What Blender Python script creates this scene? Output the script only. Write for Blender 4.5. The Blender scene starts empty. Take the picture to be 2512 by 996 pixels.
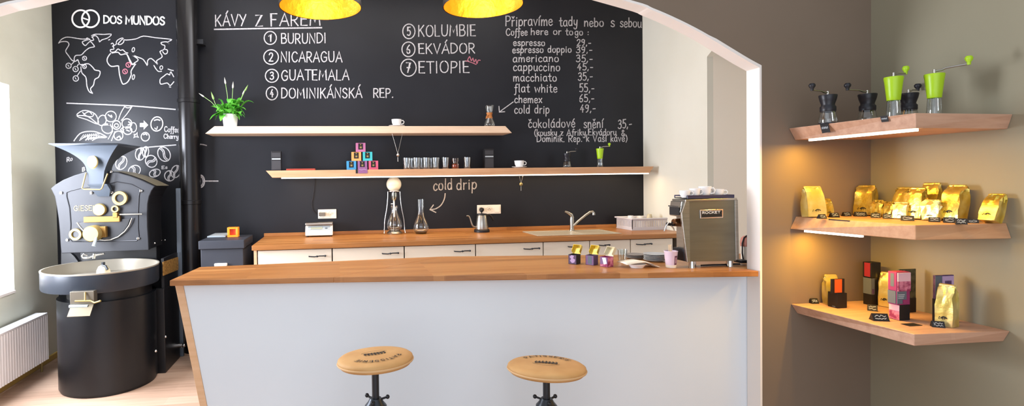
import bpy, bmesh, math, random
from mathutils import Vector, Matrix
PI = math.pi
random.seed(7)
sc = bpy.context.scene
COL = sc.collection

# ------------------------------------------------------------------ camera
F_PX, PX, PYC, HC = 1300.0, 1000.0, 465.268, 1.62
def _cam_axes(yaw=7.45, pitch=1.0, roll=0.8):
    a, p, r = math.radians(yaw), math.radians(pitch), math.radians(roll)
    F = Vector((math.sin(a)*math.cos(p), math.cos(a)*math.cos(p), -math.sin(p)))
    R = Vector((math.cos(a), -math.sin(a), 0))
    U = R.cross(F)
    return math.cos(r)*R - math.sin(r)*U, math.sin(r)*R + math.cos(r)*U, F
CR, CU, CF = _cam_axes()
cd = bpy.data.cameras.new('camera')
cam = bpy.data.objects.new('camera', cd); COL.objects.link(cam)
m = Matrix.Identity(4)
for i in range(3):
    m[i][0], m[i][1], m[i][2] = CR[i], CU[i], -CF[i]
m[2][3] = HC
cam.matrix_world = m
cd.sensor_width = 36.0
cd.lens = F_PX/2512*36.0
cd.shift_x = (1256-PX)/2512
cd.shift_y = (PYC-498)/2512
cd.clip_start = 0.05
sc.camera = cam

# measuring the photo: a direction meets a plane of the room
def ray(u, v): return CF + CR*((u-PX)/F_PX) - CU*((v-PYC)/F_PX)
def onY(u, v, Y): d = ray(u, v); t = Y/d.y; return Vector((d.x*t, Y, HC+d.z*t))
def onX(u, v, X): d = ray(u, v); t = X/d.x; return Vector((X, d.y*t, HC+d.z*t))
def onZ(u, v, Z): d = ray(u, v); t = (Z-HC)/d.z; return Vector((d.x*t, d.y*t, Z))
def mpp(p):            # metres per photo pixel at a point
    return (Vector(p)-Vector((0, 0, HC))).dot(CF)/F_PX

YB, XL, XS, YA, XR, ZCEIL = 5.436, -2.664, 3.324, 2.604, 2.955, 3.7
ZBAR, ZCNT = 1.104, 1.08
TH = 0.085                                        # thickness of the arch wall

# ------------------------------------------------------------------ materials
def lin(c):
    c = c.lstrip('#'); o = []
    for i in (0, 2, 4):
        x = int(c[i:i+2], 16)/255
        o.append(x/12.92 if x <= .04045 else ((x+.055)/1.055)**2.4)
    return (*o, 1)
def mat(name, col, rough=.5, metal=0, spec=.5, noise=None, bump=None, emit=None, trans=0, ior=1.45, coat=0, alpha=1, coord='Object'):
    """noise=(colour2, scale xyz, lo, hi); bump=(scale, strength)"""
    m = bpy.data.materials.new(name); m.use_nodes = True
    N, L = m.node_tree.nodes, m.node_tree.links
    b = N['Principled BSDF']
    b.inputs['Base Color'].default_value = lin(col)
    b.inputs['Roughness'].default_value = rough
    b.inputs['Metallic'].default_value = metal
    b.inputs['Specular IOR Level'].default_value = spec
    b.inputs['IOR'].default_value = ior
    b.inputs['Transmission Weight'].default_value = trans
    b.inputs['Coat Weight'].default_value = coat
    b.inputs['Alpha'].default_value = alpha
    tc = N.new('ShaderNodeTexCoord')
    if noise:
        c2, s, lo, hi = noise
        mp = N.new('ShaderNodeMapping'); mp.inputs['Scale'].default_value = s
        L.new(tc.outputs[coord], mp.inputs['Vector'])
        nz = N.new('ShaderNodeTexNoise'); nz.inputs['Scale'].default_value = 1; nz.inputs['Detail'].default_value = 5
        L.new(mp.outputs[0], nz.inputs['Vector'])
        rp = N.new('ShaderNodeValToRGB')
        rp.color_ramp.elements[0].position = lo; rp.color_ramp.elements[0].color = lin(col)
        rp.color_ramp.elements[1].position = hi; rp.color_ramp.elements[1].color = lin(c2)
        L.new(nz.outputs['Fac'], rp.inputs[0]); L.new(rp.outputs[0], b.inputs['Base Color'])
    if bump:
        nb = N.new('ShaderNodeTexNoise'); nb.inputs['Scale'].default_value = bump[0]; nb.inputs['Detail'].default_value = 4
        L.new(tc.outputs['Object'], nb.inputs['Vector'])
        bp = N.new('ShaderNodeBump'); bp.inputs['Strength'].default_value = bump[1]; bp.inputs['Distance'].default_value = .01
        L.new(nb.outputs['Fac'], bp.inputs['Height']); L.new(bp.outputs[0], b.inputs['Normal'])
    if emit:
        b.inputs['Emission Color'].default_value = lin(emit[0]); b.inputs['Emission Strength'].default_value = emit[1]
    return m
def wood(name, c1, c2, c3, stave=(1.1, .055), rough=.45, angle=0, contrast=.75):
    """butcher block staves along x: brick cells for the staves, stretched noise for the grain"""
    m = bpy.data.materials.new(name); m.use_nodes = True
    N, L = m.node_tree.nodes, m.node_tree.links
    b = N['Principled BSDF']; b.inputs['Roughness'].default_value = rough
    tc = N.new('ShaderNodeTexCoord'); mp = N.new('ShaderNodeMapping'); mp.inputs['Rotation'].default_value = (0, 0, angle)
    L.new(tc.outputs['Object'], mp.inputs['Vector'])
    br = N.new('ShaderNodeTexBrick')
    br.inputs['Color1'].default_value = (0, 0, 0, 1); br.inputs['Color2'].default_value = (1, 1, 1, 1); br.inputs['Mortar'].default_value = (.35, .35, .35, 1)
    br.inputs['Scale'].default_value = 1; br.inputs['Brick Width'].default_value = stave[0]; br.inputs['Row Height'].default_value = stave[1]
    br.inputs['Mortar Size'].default_value = .0006
    L.new(mp.outputs[0], br.inputs['Vector'])
    m2 = N.new('ShaderNodeMapping'); m2.inputs['Scale'].default_value = (2.2, 34, 34)
    L.new(mp.outputs[0], m2.inputs['Vector'])
    nz = N.new('ShaderNodeTexNoise'); nz.inputs['Scale'].default_value = 1; nz.inputs['Detail'].default_value = 6; nz.inputs['Roughness'].default_value = .6
    L.new(m2.outputs[0], nz.inputs['Vector'])
    mx = N.new('ShaderNodeMix'); mx.data_type = 'FLOAT'; mx.inputs[0].default_value = .45*contrast
    L.new(nz.outputs['Fac'], mx.inputs[2]); L.new(br.outputs['Color'], mx.inputs[3])
    rp = N.new('ShaderNodeValToRGB'); e = rp.color_ramp.elements
    e[0].position = .22; e[0].color = lin(c1); e[1].position = .8; e[1].color = lin(c3)
    k = e.new(.5); k.color = lin(c2)
    L.new(mx.outputs[0], rp.inputs[0]); L.new(rp.outputs[0], b.inputs['Base Color'])
    return m
def glass(name, tint='#ffffff', rough=.02, lo=.08):
    """clear thin glass: mostly see-through, with a sharp reflection towards the edges"""
    m = bpy.data.materials.new(name); m.use_nodes = True
    N, L = m.node_tree.nodes, m.node_tree.links
    N.remove(N['Principled BSDF']); out = N['Material Output']
    tr = N.new('ShaderNodeBsdfTransparent'); tr.inputs[0].default_value = lin(tint)
    gl = N.new('ShaderNodeBsdfGlossy'); gl.inputs['Roughness'].default_value = rough
    lw = N.new('ShaderNodeLayerWeight'); lw.inputs['Blend'].default_value = .35
    mr = N.new('ShaderNodeMapRange'); mr.inputs['To Min'].default_value = lo; mr.inputs['To Max'].default_value = .75
    L.new(lw.outputs['Facing'], mr.inputs['Value'])
    mx = N.new('ShaderNodeMixShader'); L.new(mr.outputs[0], mx.inputs[0]); L.new(tr.outputs[0], mx.inputs[1]); L.new(gl.outputs[0], mx.inputs[2])
    L.new(mx.outputs[0], out.inputs[0])
    return m

M = dict(
    board=mat('chalkboard paint', '#1d1e23', .4, spec=.3, noise=('#24252a', (1.3, 1.3, 1.3), .35, .7)),
    chalk=mat('white chalk', '#c4c1c3', .9, noise=('#a5a2a4', (60, 60, 60), .4, .65)),
    chalk_soft=mat('soft chalk', '#bdb6ae', .9, noise=('#9a938c', (60, 60, 60), .4, .65)),
    chalk_pink=mat('pink chalk', '#b06a78', .9),
    paint_white=mat('white sign paint', '#f2f2f2', .7),
    plaster_left=mat('greige plaster', '#e0e0cf', .9, noise=('#d6d6c4', (1.5, 1.5, 3), .35, .7)),
    plaster_cream=mat('cream plaster', '#e3e0d2', .9, noise=('#dcd8c8', (1.5, 1.5, 1), .35, .7)),
    plaster_niche=mat('beige niche plaster', '#f6ecdc', .9),
    plaster_brown=mat('taupe wall paint', '#7f6f5f', .8, noise=('#786857', (1.2, 1.2, 1.2), .35, .7)),
    plaster_right=mat('grey taupe wall paint', '#979079', .8, noise=('#8e8770', (1.4, 1.4, .8), .3, .7)),
    white_trim=mat('white reveal paint', '#efe9e2', .7),
    ceiling=mat('white ceiling paint', '#e9e6df', .9),
    bar_white=mat('white laminate', '#dfe6ea', .42, noise=('#d9e0e5', (1, 1, 1), .3, .7)),
    floor=wood('laminate floor', '#a1806a', '#c0a089', '#d2b7a0', (1.3, .14), .38),
    yellow_wood=mat('yellowish skirting wood', '#c9a95c', .5),
    counter=wood('oiled oak worktop', '#8c5728', '#ad723a', '#c48d53', (1.0, .07), .38),
    counter_edge=wood('oak worktop edge', '#a0683a', '#b98051', '#cf9c6c', (1.2, .5), .45),
    shelf_pale=wood('pale oak', '#cfae90', '#ddc0a4', '#e6ceb6', (3.0, .5), .5, contrast=.5),
    shelf_tan=wood('tan oak', '#b8855c', '#c99a72', '#d6ac88', (3.0, .5), .5, contrast=.5),
    shelf_pink=wood('pinkish oak', '#b58a70', '#c99f84', '#d6b299', (3.0, .5), .5, contrast=.4),
    oak_end=wood('oak end panel', '#cf9f72', '#dcb289', '#e6c19b', (.5, .5), .5, contrast=.4),
    cabinet=mat('cream cabinet front', '#eee3d0', .5),
    dark_gap=mat('dark gap', '#5a5248', .8),
    black_metal=mat('black powder coat', '#26272b', .42, metal=.3),
    roaster=mat('anthracite powder coat', '#131519', .3, metal=.1, bump=(260, .05)),
    hopper=mat('window sheen powder coat', '#3b434d', .36, metal=.1), tray=mat('window sheen tray coat', '#2b3038', .32, metal=.1),  # bluish sheen from the window is put into both coat colours
    roaster_plate=mat('grey black cast plate', '#202126', .45, metal=.1, bump=(200, .06)),
    roaster_black=mat('satin black side', '#141417', .4),
    pipe=mat('glossy black flue', '#19181a', .25, metal=.2),
    dark_grey=mat('dark grey cabinet steel', '#34373f', .5, metal=.1),
    light_grey=mat('pale grey plastic', '#9aa5ab', .5),
    steel=mat('brushed steel', '#b9b5ad', .3, metal=1, noise=('#a9a59c', (3, 3, 120), .3, .7)),
    steel_dark=mat('grey steel side panel', '#7d7a6c', .42, metal=.75, noise=('#746f62', (4, 4, 30), .3, .7)),
    chrome=mat('chrome', '#dcdcdc', .12, metal=1),
    tray_steel=mat('satin tray steel', '#a8a193', .35, metal=.35),
    brass=mat('pale brass', '#98834f', .5, metal=.4),
    brass_dark=mat('brushed brass', '#86642f', .5, metal=.5),
    gold_in=mat('gold leaf lining', '#e6a838', .42, metal=.8, bump=(22, .6), noise=('#f4c04c', (9, 9, 9), .3, .7)),
    foil=mat('gold foil', '#d6ba4a', .27, metal=.8, noise=('#eadb90', (14, 14, 14), .4, .7), bump=(16, .5)),
    foil_pale=mat('pale gold foil', '#d9c66c', .32, metal=.65, noise=('#ece2ac', (12, 12, 12), .4, .7), bump=(16, .45)),
    ink=mat('black print', '#17130f', .6),
    black=mat('black card', '#191719', .5),
    black_soft=mat('black plastic', '#1d1c22', .38),
    lime=mat('lime green plastic', '#a5cc1c', .35),
    glass=glass('clear glass', '#f4f8f8'),
    glass_amber=glass('amber jar glass', '#d9a574'),
    water=glass('cloudy bulb', '#e8e6d8', .2),
    white=mat('white porcelain', '#f0efee', .2, coat=.3),
    off_white=mat('off white paper', '#f0eadb', .8),
    socket=mat('white socket plastic', '#ece4d6', .4),
    grey_plastic=mat('grey rack plastic', '#d2cfd2', .5),
    radiator=mat('white radiator enamel', '#fafafc', .35),
    orange=mat('orange plastic', '#f08a1c', .4, emit=('#f08a1c', .15)),  # faint glow added to the plastic, which is no lamp
    orange_dark=mat('red orange plastic', '#d84a0e', .4),
    orange_card=mat('orange label', '#c2501c', .6),
    red=mat('red tray', '#a8402f', .5),
    leaf=mat('glossy leaf', '#3f9a2b', .4, noise=('#73c246', (20, 20, 20), .35, .7)),
    leaf_pale=mat('pale leaf', '#9cc873', .5),
    flower=mat('white spathe', '#eceadb', .5),
    soil=mat('soil', '#3a2a1e', .9),
    cork=mat('tan printed cover', '#c69a62', .7, noise=('#b98a52', (7, 7, 7), .35, .7)),
    cork_band=mat('tan welt', '#cfa777', .7),
    pole=mat('gunmetal', '#3a3d42', .35, metal=.7),
    led=mat('led diffuser', '#fff1dc', .5, emit=('#fff0dc', 5.0)),
    red_card=mat('crimson label', '#8f2236', .6),
    slate_card=mat('slate label', '#5d6670', .6),
    slate_pale=mat('pale label print', '#a9b0b4', .6),
    magenta=mat('magenta card', '#8e2f62', .55),
    pink_card=mat('pink card', '#cf7f95', .6, noise=('#8e2a52', (40, 40, 40), .42, .6)),
    pink_pale=mat('pale pink card', '#e0b6bf', .6),
    purple=mat('purple card', '#5d4470', .55, noise=('#473358', (40, 40, 40), .42, .6)),
    lilac=mat('lilac card', '#b59bc0', .6),
    green_dark=mat('dark green card', '#3b3d2c', .6, noise=('#5a5a42', (30, 30, 30), .45, .6)),
    blue=mat('blue card', '#3d8fc0', .55),
    teal=mat('teal card', '#3fb3b6', .55),
    violet=mat('mauve card', '#8d5a86', .55),
    rose=mat('rose card', '#cf5a78', .55),
    pinkmauve=mat('pink mauve card', '#b56a92', .55),
    peach=mat('peach card', '#dd9a58', .55),
    tape=mat('brown leather tie', '#b06e35', .6),
    wood_stick=mat('pale stick wood', '#e8cfae', .7),
    cup_pink=mat('pale lilac paper cup', '#e3cddc', .6),
    cable=mat('dark cable', '#241f22', .6),
    pink_rubber=mat('terracotta handle', '#c07f70', .5),
    coffee=mat('dark coffee', '#1a0f08', .3),
    worn=mat('worn brassy steel', '#645a46', .5, metal=.4), plum=mat('dark plum card', '#57425f', .6), plum_pale=mat('mid plum card', '#7b5a82', .6), lid_pale=mat('white gold lid lining', '#d9cfb0', .4, metal=.4),
    sink_steel=mat('satin sink steel', '#cabfa9', .35, metal=.3), bulb_glass=mat('milky bulb glass', '#e9e7da', .15, alpha=.5),  # sink: beige reflection of the wood is put into the steel colour
    glass_bright=glass('bright glass', '#f6f8f8', .05, .2),
    lcd=mat('grey green display', '#8b9486', .3),
    window=mat('frosted daylight pane', '#ffffff', .4, emit=('#f4f8ff', 6.0)),
    lamp_out=mat('black lamp shade', '#2a221d', .35),
    bulb=mat('warm bulb', '#ffe2a8', .4, emit=('#ffd890', 5)),
)

# ------------------------------------------------------------------ mesh helpers
class MB:
    k = 0                                        # stroke counter: crossing strokes lie a hair apart
    def __init__(s): s.bm = bmesh.new()
    def v(s, p): return s.bm.verts.new(p)
    def face(s, vs):
        try: return s.bm.faces.new(vs)
        except ValueError: return None
    def poly(s, pts): return s.face([s.v(p) for p in pts])
    def hull8(s, bot, top):
        n = len(bot); b = [s.v(p) for p in bot]; t = [s.v(p) for p in top]
        s.face(b[::-1]); s.face(t)
        for i in range(n): s.face([b[i], b[(i+1) % n], t[(i+1) % n], t[i]])
        return s
    def box(s, x0, x1, y0, y1, z0, z1):
        q = [(x0, y0), (x1, y0), (x1, y1), (x0, y1)]
        return s.hull8([(x, y, z0) for x, y in q], [(x, y, z1) for x, y in q])
    def prism(s, pts, a, b, axis='z'):
        f = {'z': lambda p, k: (p[0], p[1], k), 'y': lambda p, k: (p[0], k, p[1]), 'x': lambda p, k: (k, p[0], p[1])}[axis]
        return s.hull8([f(p, a) for p in pts], [f(p, b) for p in pts])
    def lathe(s, prof, c=(0, 0, 0), seg=28, rot=None, sx=1, sy=1):
        rings = []; c = Vector(c)
        for r, z in prof:
            ring = []
            if r < 1e-6:
                p = Vector((0, 0, z)); p = rot @ p if rot else p
                ring = [s.v(c+p)]
            else:
                for i in range(seg):
                    a = 2*PI*i/seg; p = Vector((r*math.cos(a)*sx, r*math.sin(a)*sy, z))
                    p = rot @ p if rot else p
                    ring.append(s.v(c+p))
            rings.append(ring)
        for A, B in zip(rings, rings[1:]):
            for i in range(seg):
                j = (i+1) % seg
                if len(A) == 1 and len(B) == 1: continue
                if len(A) == 1: s.face([A[0], B[j], B[i]])
                elif len(B) == 1: s.face([A[i], A[j], B[0]])
                else: s.face([A[i], A[j], B[j], B[i]])
        return s
    def cyl(s, p0, p1, r, r2=None, seg=16, cap=True):
        p0, p1 = Vector(p0), Vector(p1); d = p1-p0; L = d.length
        q = d.to_track_quat('Z', 'Y').to_matrix(); r2 = r if r2 is None else r2
        pr = [(r, 0), (r2, L)]
        if cap: pr = [(0, 0)] + pr + [(0, L)]
        return s.lathe(pr, p0, seg, q)
    def ball(s, c, r, seg=16, n=8, sz=1):
        return s.lathe([(r*math.sin(PI*i/n), -r*sz*math.cos(PI*i/n)) for i in range(n+1)], c, seg)
    def tube(s, pts, r, seg=8, closed=False):
        pts = [Vector(p) for p in pts]; n = len(pts); rings = []; up = None
        for i in range(n):
            a = pts[i-1] if (i or closed) else pts[i]; b = pts[(i+1) % n] if (i < n-1 or closed) else pts[i]
            t = (b-a).normalized()
            if up is None: up = Vector((0, 0, 1)) if abs(t.z) < .9 else Vector((1, 0, 0))
            x = t.cross(up)
            if x.length < 1e-6: x = t.orthogonal()
            x.normalize(); y = x.cross(t).normalized(); up = y
            rr = r[i] if isinstance(r, (list, tuple)) else r
            rings.append([s.v(pts[i]+x*rr*math.cos(2*PI*k/seg)+y*rr*math.sin(2*PI*k/seg)) for k in range(seg)])
        R = rings+[rings[0]] if closed else rings
        for A, B in zip(R, R[1:]):
            for k in range(seg): s.face([A[k], A[(k+1) % seg], B[(k+1) % seg], B[k]])
        if not closed: s.face(rings[0][::-1]); s.face(rings[-1])
        return s
    def ribbon(s, pts, w, mp, closed=False):
        """flat stroke in 2-D, each vertex sent through mp to its surface"""
        MB.k += 1
        P = [Vector(p) for p in pts]
        Q = [P[0]]
        for p in P[1:]:
            if (p-Q[-1]).length > 1e-6: Q.append(p)
        n = len(Q)
        if n < 2: return s
        row = []
        for i in range(n):
            a = Q[i-1] if (i or closed) else Q[i]; b = Q[(i+1) % n] if (i < n-1 or closed) else Q[i]
            t = b-a; t = t.normalized() if t.length > 1e-9 else Vector((1, 0))
            k = 1.0
            if 0 < i < n-1:
                t1 = (Q[i]-Q[i-1]).normalized(); k = 1/max(.55, abs(t1.dot(t)))
            nrm = Vector((-t.y, t.x))*(w/2*k)
            e = Vector((0, 0))
            if not closed and i == 0: e = -t*w*.4
            if not closed and i == n-1: e = t*w*.4
            row.append((s.v(mp(*(Q[i]+nrm+e))), s.v(mp(*(Q[i]-nrm+e)))))
        R = row+[row[0]] if closed else row
        for A, B in zip(R, R[1:]): s.face([A[0], A[1], B[1], B[0]])
        return s
    def build(s, name, material, parent=None, smooth=None, bevel=0, loc=None, seg=2, recalc=True):
        bm = s.bm
        if recalc: bmesh.ops.recalc_face_normals(bm, faces=bm.faces[:])
        me = bpy.data.meshes.new(name); bm.to_mesh(me); bm.free()
        me.materials.append(material if not isinstance(material, str) else M[material])
        if smooth is not None:
            me.polygons.foreach_set('use_smooth', [True]*len(me.polygons))
            me.set_sharp_from_angle(angle=math.radians(smooth))
        o = bpy.data.objects.new(name, me); COL.objects.link(o)
        if parent: o.parent = parent
        if loc is not None: o.location = loc
        if bevel:
            b = o.modifiers.new('edge', 'BEVEL'); b.width = bevel; b.segments = seg; b.limit_method = 'ANGLE'; b.angle_limit = math.radians(40)
        return o
def tag(o, label, cat, group=None, kind=None):
    o['label'] = label; o['category'] = cat
    if group: o['group'] = group
    if kind: o['kind'] = kind
    return o
def thing(name, label, cat, loc=(0, 0, 0), rotz=0, group=None, rot=None):
    o = bpy.data.objects.new(name, None); COL.objects.link(o)
    o.empty_display_size = .05; o.location = loc; o.rotation_euler = rot if rot else (0, 0, rotz)
    return tag(o, label, cat, group)
def dup(root, loc, label, rotz=None, group=None, scale=None, rot=None):
    def cp(o, par):
        c = o.copy(); COL.objects.link(c)
        if par: c.parent = par
        for ch in list(o.children): cp(ch, c)
        return c
    r = cp(root, None); r.location = loc; r['label'] = label
    if rotz is not None: r.rotation_euler = (0, 0, rotz)
    if rot is not None: r.rotation_euler = rot
    if group: r['group'] = group
    if scale is not None: r.scale = (scale, scale, scale) if not isinstance(scale, (tuple, list)) else scale
    return r
def struct(o): o['kind'] = 'structure'; return o

# ------------------------------------------------------------------ a one-stroke alphabet for the chalk lettering
def cr(pts, n=5):
    P = [Vector(p) for p in pts]
    if len(P) < 3: return P
    closed = (P[0]-P[-1]).length < 1e-6
    out = []
    for i in range(len(P)-1):
        p1, p2 = P[i], P[i+1]
        p0 = P[i-1] if i else (P[-2] if closed else p1)
        p3 = P[i+2] if i+2 < len(P) else (P[1] if closed else p2)
        for k in range(n):
            t = k/n
            out.append(.5*((2*p1)+(p2-p0)*t+(2*p0-5*p1+4*p2-p3)*t*t+(3*p1-p0-3*p2+p3)*t**3))
    out.append(P[-1]); return out
def ell(cx, cy, rx, ry, a0=0, a1=360, n=20, tilt=0):
    o = []; ct, st = math.cos(math.radians(tilt)), math.sin(math.radians(tilt))
    for i in range(n+1):
        a = math.radians(a0+(a1-a0)*i/n); x, y = rx*math.cos(a), ry*math.sin(a)
        o.append((cx+x*ct-y*st, cy+x*st+y*ct))
    return o
_G = {
 'A': (.8, '0,0 .38,1 .75,0|.14,.36 .62,.36'), 'B': (.7, '.05,0 .05,1|~.05,1 .45,.98 .55,.77 .4,.56 .05,.53|~.05,.53 .5,.5 .64,.27 .48,.03 .05,0'),
 'C': (.78, '~.68,.82 .5,.98 .25,.93 .07,.65 .07,.33 .25,.05 .5,.02 .7,.2'), 'D': (.8, '.05,0 .05,1|~.05,1 .4,.97 .68,.7 .68,.3 .4,.04 .05,0'),
 'E': (.65, '.55,1 .05,1 .05,0 .57,0|.05,.52 .48,.52'), 'F': (.65, '.55,1 .05,1 .05,0|.05,.52 .45,.52'),
 'G': (.82, '~.68,.82 .5,.98 .25,.93 .07,.65 .07,.33 .25,.05 .5,.02 .7,.18 .7,.45|.7,.45 .42,.45'), 'I': (.28, '.1,0 .1,1'),
 'K': (.72, '.05,0 .05,1|.6,1 .05,.42|.22,.58 .64,0'), 'L': (.6, '.05,1 .05,0 .52,0'), 'M': (.98, '.05,0 .12,1 .45,.3 .78,1 .87,0'),
 'N': (.8, '.05,0 .05,1 .68,0 .68,1'), 'O': (.88, '~.42,1 .14,.86 .05,.5 .14,.14 .42,0 .7,.14 .79,.5 .7,.86 .42,1'),
 'P': (.66, '.05,0 .05,1|~.05,1 .45,.97 .58,.74 .42,.5 .05,.46'), 'R': (.7, '.05,0 .05,1|~.05,1 .45,.97 .58,.74 .42,.5 .05,.46|.25,.47 .62,0'),
 'S': (.68, '~.56,.83 .4,.98 .18,.95 .08,.75 .22,.57 .45,.45 .58,.26 .46,.05 .22,.01 .05,.17'), 'T': (.7, '0,1 .68,1|.34,1 .34,0'),
 'U': (.78, '~.05,1 .05,.4 .15,.08 .36,0 .57,.08 .67,.4 .67,1'), 'V': (.75, '0,1 .35,0 .7,1'), 'Y': (.72, '0,1 .33,.5|.68,1 .2,0'), 'Z': (.74, '.05,1 .6,1 .05,0 .66,0'),
 'a': (.58, '~.46,.5 .3,.62 .12,.54 .04,.3 .1,.06 .26,0 .42,.14 .46,.5|.46,.6 .47,.1 .54,0'), 'b': (.56, '.06,1 .06,0|~.06,.3 .16,.56 .34,.6 .48,.4 .44,.12 .26,0 .06,.1'),
 'c': (.48, '~.44,.5 .28,.62 .1,.5 .04,.28 .12,.05 .3,0 .45,.12'), 'd': (.58, '~.46,.45 .3,.6 .12,.54 .04,.3 .1,.06 .26,0 .42,.12 .46,.3|.47,1 .47,0'),
 'e': (.52, '~.06,.32 .44,.36 .4,.56 .24,.62 .08,.5 .04,.26 .14,.04 .3,0 .47,.12'), 'f': (.4, '~.42,.92 .3,1 .19,.86 .18,.5 .18,-.1 .1,-.32 0,-.28|.03,.56 .36,.58'),
 'g': (.56, '~.46,.48 .28,.6 .1,.5 .05,.28 .16,.04 .34,.06 .46,.3|~.47,.6 .48,0 .4,-.32 .2,-.38 .06,-.24'), 'h': (.56, '.06,1 .06,0|~.06,.32 .2,.56 .38,.58 .46,.4 .46,0'),
 'i': (.24, '.1,.6 .1,0|.1,.8 .12,.85'), 'j': (.24, '~.14,.6 .14,-.2 .04,-.36 -.08,-.28|.14,.8 .15,.85'), 'k': (.5, '.06,1 .06,0|.42,.6 .06,.24|.18,.34 .46,0'), 'l': (.24, '.1,1 .1,.05 .16,0'),
 'm': (.82, '.06,.6 .06,0|~.06,.3 .18,.56 .32,.58 .38,.4 .38,0|~.38,.3 .5,.56 .64,.58 .7,.4 .72,0'), 'n': (.56, '.06,.6 .06,0|~.06,.3 .2,.56 .36,.58 .44,.4 .46,0'),
 'o': (.56, '~.27,.6 .1,.52 .04,.3 .1,.07 .27,0 .44,.07 .5,.3 .44,.52 .27,.6'), 'p': (.56, '.06,.6 .06,-.38|~.06,.36 .16,.56 .34,.6 .48,.4 .44,.12 .26,0 .06,.12'),
 'q': (.56, '~.46,.5 .3,.6 .1,.5 .05,.28 .16,.03 .34,.08 .46,.3|.47,.6 .47,-.38'), 'r': (.4, '.06,.6 .06,0|~.06,.32 .16,.54 .36,.58'), 's': (.46, '~.4,.52 .26,.62 .1,.54 .1,.4 .26,.31 .4,.2 .38,.05 .2,0 .04,.09'),
 't': (.42, '~.2,.95 .19,.2 .26,.02 .4,.04|.02,.62 .38,.64'), 'u': (.56, '~.06,.6 .06,.2 .16,.02 .3,.02 .44,.2 .46,.6|.46,.6 .47,.06 .53,0'), 'v': (.5, '.03,.6 .24,0 .46,.6'),
 'w': (.76, '.03,.6 .2,0 .36,.5 .54,0 .7,.6'), 'x': (.5, '.04,.6 .44,0|.44,.6 .04,0'), 'y': (.54, '~.06,.6 .08,.25 .2,.08 .36,.14 .46,.6|~.46,.6 .44,0 .36,-.32 .18,-.38 .06,-.26'), 'z': (.5, '.04,.6 .42,.6 .04,0 .45,0'),
 '1': (.4, '.05,.72 .25,1 .25,0'), '2': (.6, '~.06,.78 .2,.98 .42,.95 .5,.74 .36,.42 .05,0|.05,0 .54,0'), '3': (.58, '~.08,.88 .26,1 .46,.9 .44,.64 .22,.53|~.22,.53 .46,.48 .52,.22 .36,.02 .16,.02 .04,.14'),
 '4': (.6, '.36,1 .05,.36 .52,.36|.38,.6 .36,0'), '5': (.58, '.5,1 .14,1 .1,.56|~.1,.56 .3,.62 .5,.46 .5,.18 .32,.01 .06,.08'), '6': (.58, '~.42,1 .18,.72 .06,.36 .12,.07 .28,0 .46,.1 .48,.32 .34,.48 .16,.42 .07,.28'),
 '7': (.58, '.04,1 .5,1 .2,0|.12,.5 .46,.5'), '9': (.58, '~.46,.78 .3,1 .1,.9 .06,.68 .2,.52 .38,.56 .46,.78|~.47,.9 .44,.4 .34,.1 .16,0'), '8': (.58, '~.28,.53 .1,.7 .16,.94 .28,1 .42,.94 .46,.72 .28,.53 .06,.3 .12,.05 .28,0 .46,.06 .5,.3 .28,.53'), '0': (.6, '~.28,1 .1,.82 .05,.5 .1,.18 .28,0 .46,.18 .5,.5 .46,.82 .28,1'),
 '.': (.26, '.08,0 .12,.04'), ',': (.24, '.12,.06 .04,-.16'), '-': (.44, '.06,.34 .38,.34'), ':': (.26, '.1,.08 .13,.12|.1,.46 .13,.5'), '(': (.32, '~.26,1.05 .08,.7 .06,.3 .24,-.1'), ')': (.32, '~.06,1.05 .24,.7 .26,.3 .08,-.1'), '!': (.26, '.1,1 .1,.3|.1,.04 .1,.08'), ' ': (.42, ''), '&': (.62, '~.52,.0 .14,.7 .26,.95 .38,.75 .06,.28 .2,0 .42,.1 .5,.36'),
}
_ACC = {'á': ('a', 1), 'í': ('i', 1), 'é': ('e', 1), 'ř': ('r', 2), 'ě': ('e', 2), 'č': ('c', 2), 'š': ('s', 2), 'Á': ('A', 3), 'É': ('E', 3), 'Ř': ('R', 4)}
def glyphs(text, jitter=0, gap=.1):
    x = 0; out = []
    for ch in text:
        base, acc = _ACC.get(ch, (ch, 0)); w, d = _G[base]
        dy = random.uniform(-jitter, jitter); sl = random.uniform(-jitter, jitter)
        for st in [q for q in d.split('|') if q]:
            if base == 'i' and acc and ',.8' in st: continue
            sm = st[0] == '~'
            pts = [tuple(map(float, q.split(','))) for q in st.lstrip('~').split()]
            if sm: pts = [tuple(p) for p in cr(pts)]
            out.append([(x+px+sl*py, py+dy) for px, py in pts])
        if acc in (1, 3):
            h = .74 if acc == 1 else 1.1; c = w*.45
            out.append([(x+c-.02, h), (x+c+.16, h+.24)])
        elif acc in (2, 4):
            h = .78 if acc == 2 else 1.1; c = w*.45
            out.append([(x+c-.13, h+.16), (x+c, h), (x+c+.13, h+.18)])
        x += w+gap
    return out, x-gap
def write(mb, text, p0, p1, h, w, mp, jitter=0, gap=.1):
    """text along the baseline p0-p1 of a 2-D surface, cap height h, stroke width w"""
    st, L = glyphs(text, jitter, gap); p0, p1 = Vector(p0), Vector(p1); ex = (p1-p0)/L
    up = Vector((0, h)) if h < 0 or True else None
    for s in st: mb.ribbon([p0+ex*x+up*y for x, y in s], w, mp)

# ================================================================== THE SETTING
# floor
struct(MB().box(-4.6, 4.2, -1.6, YB+.2, -.06, 0).build('floor', 'floor'))
# black chalkboard wall at the back
WBX0, WBX1 = XL, onY(1578, 300, YB).x
wall_back = struct(MB().box(XL-.1, XS+.1, YB, YB+.12, 0, ZCEIL).build('wall_back', 'board'))
struct(MB().box(XL-.1, XS+1.2, YA+TH, YB+.12, ZCEIL, ZCEIL+.08).build('ceiling', 'ceiling'))
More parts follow.
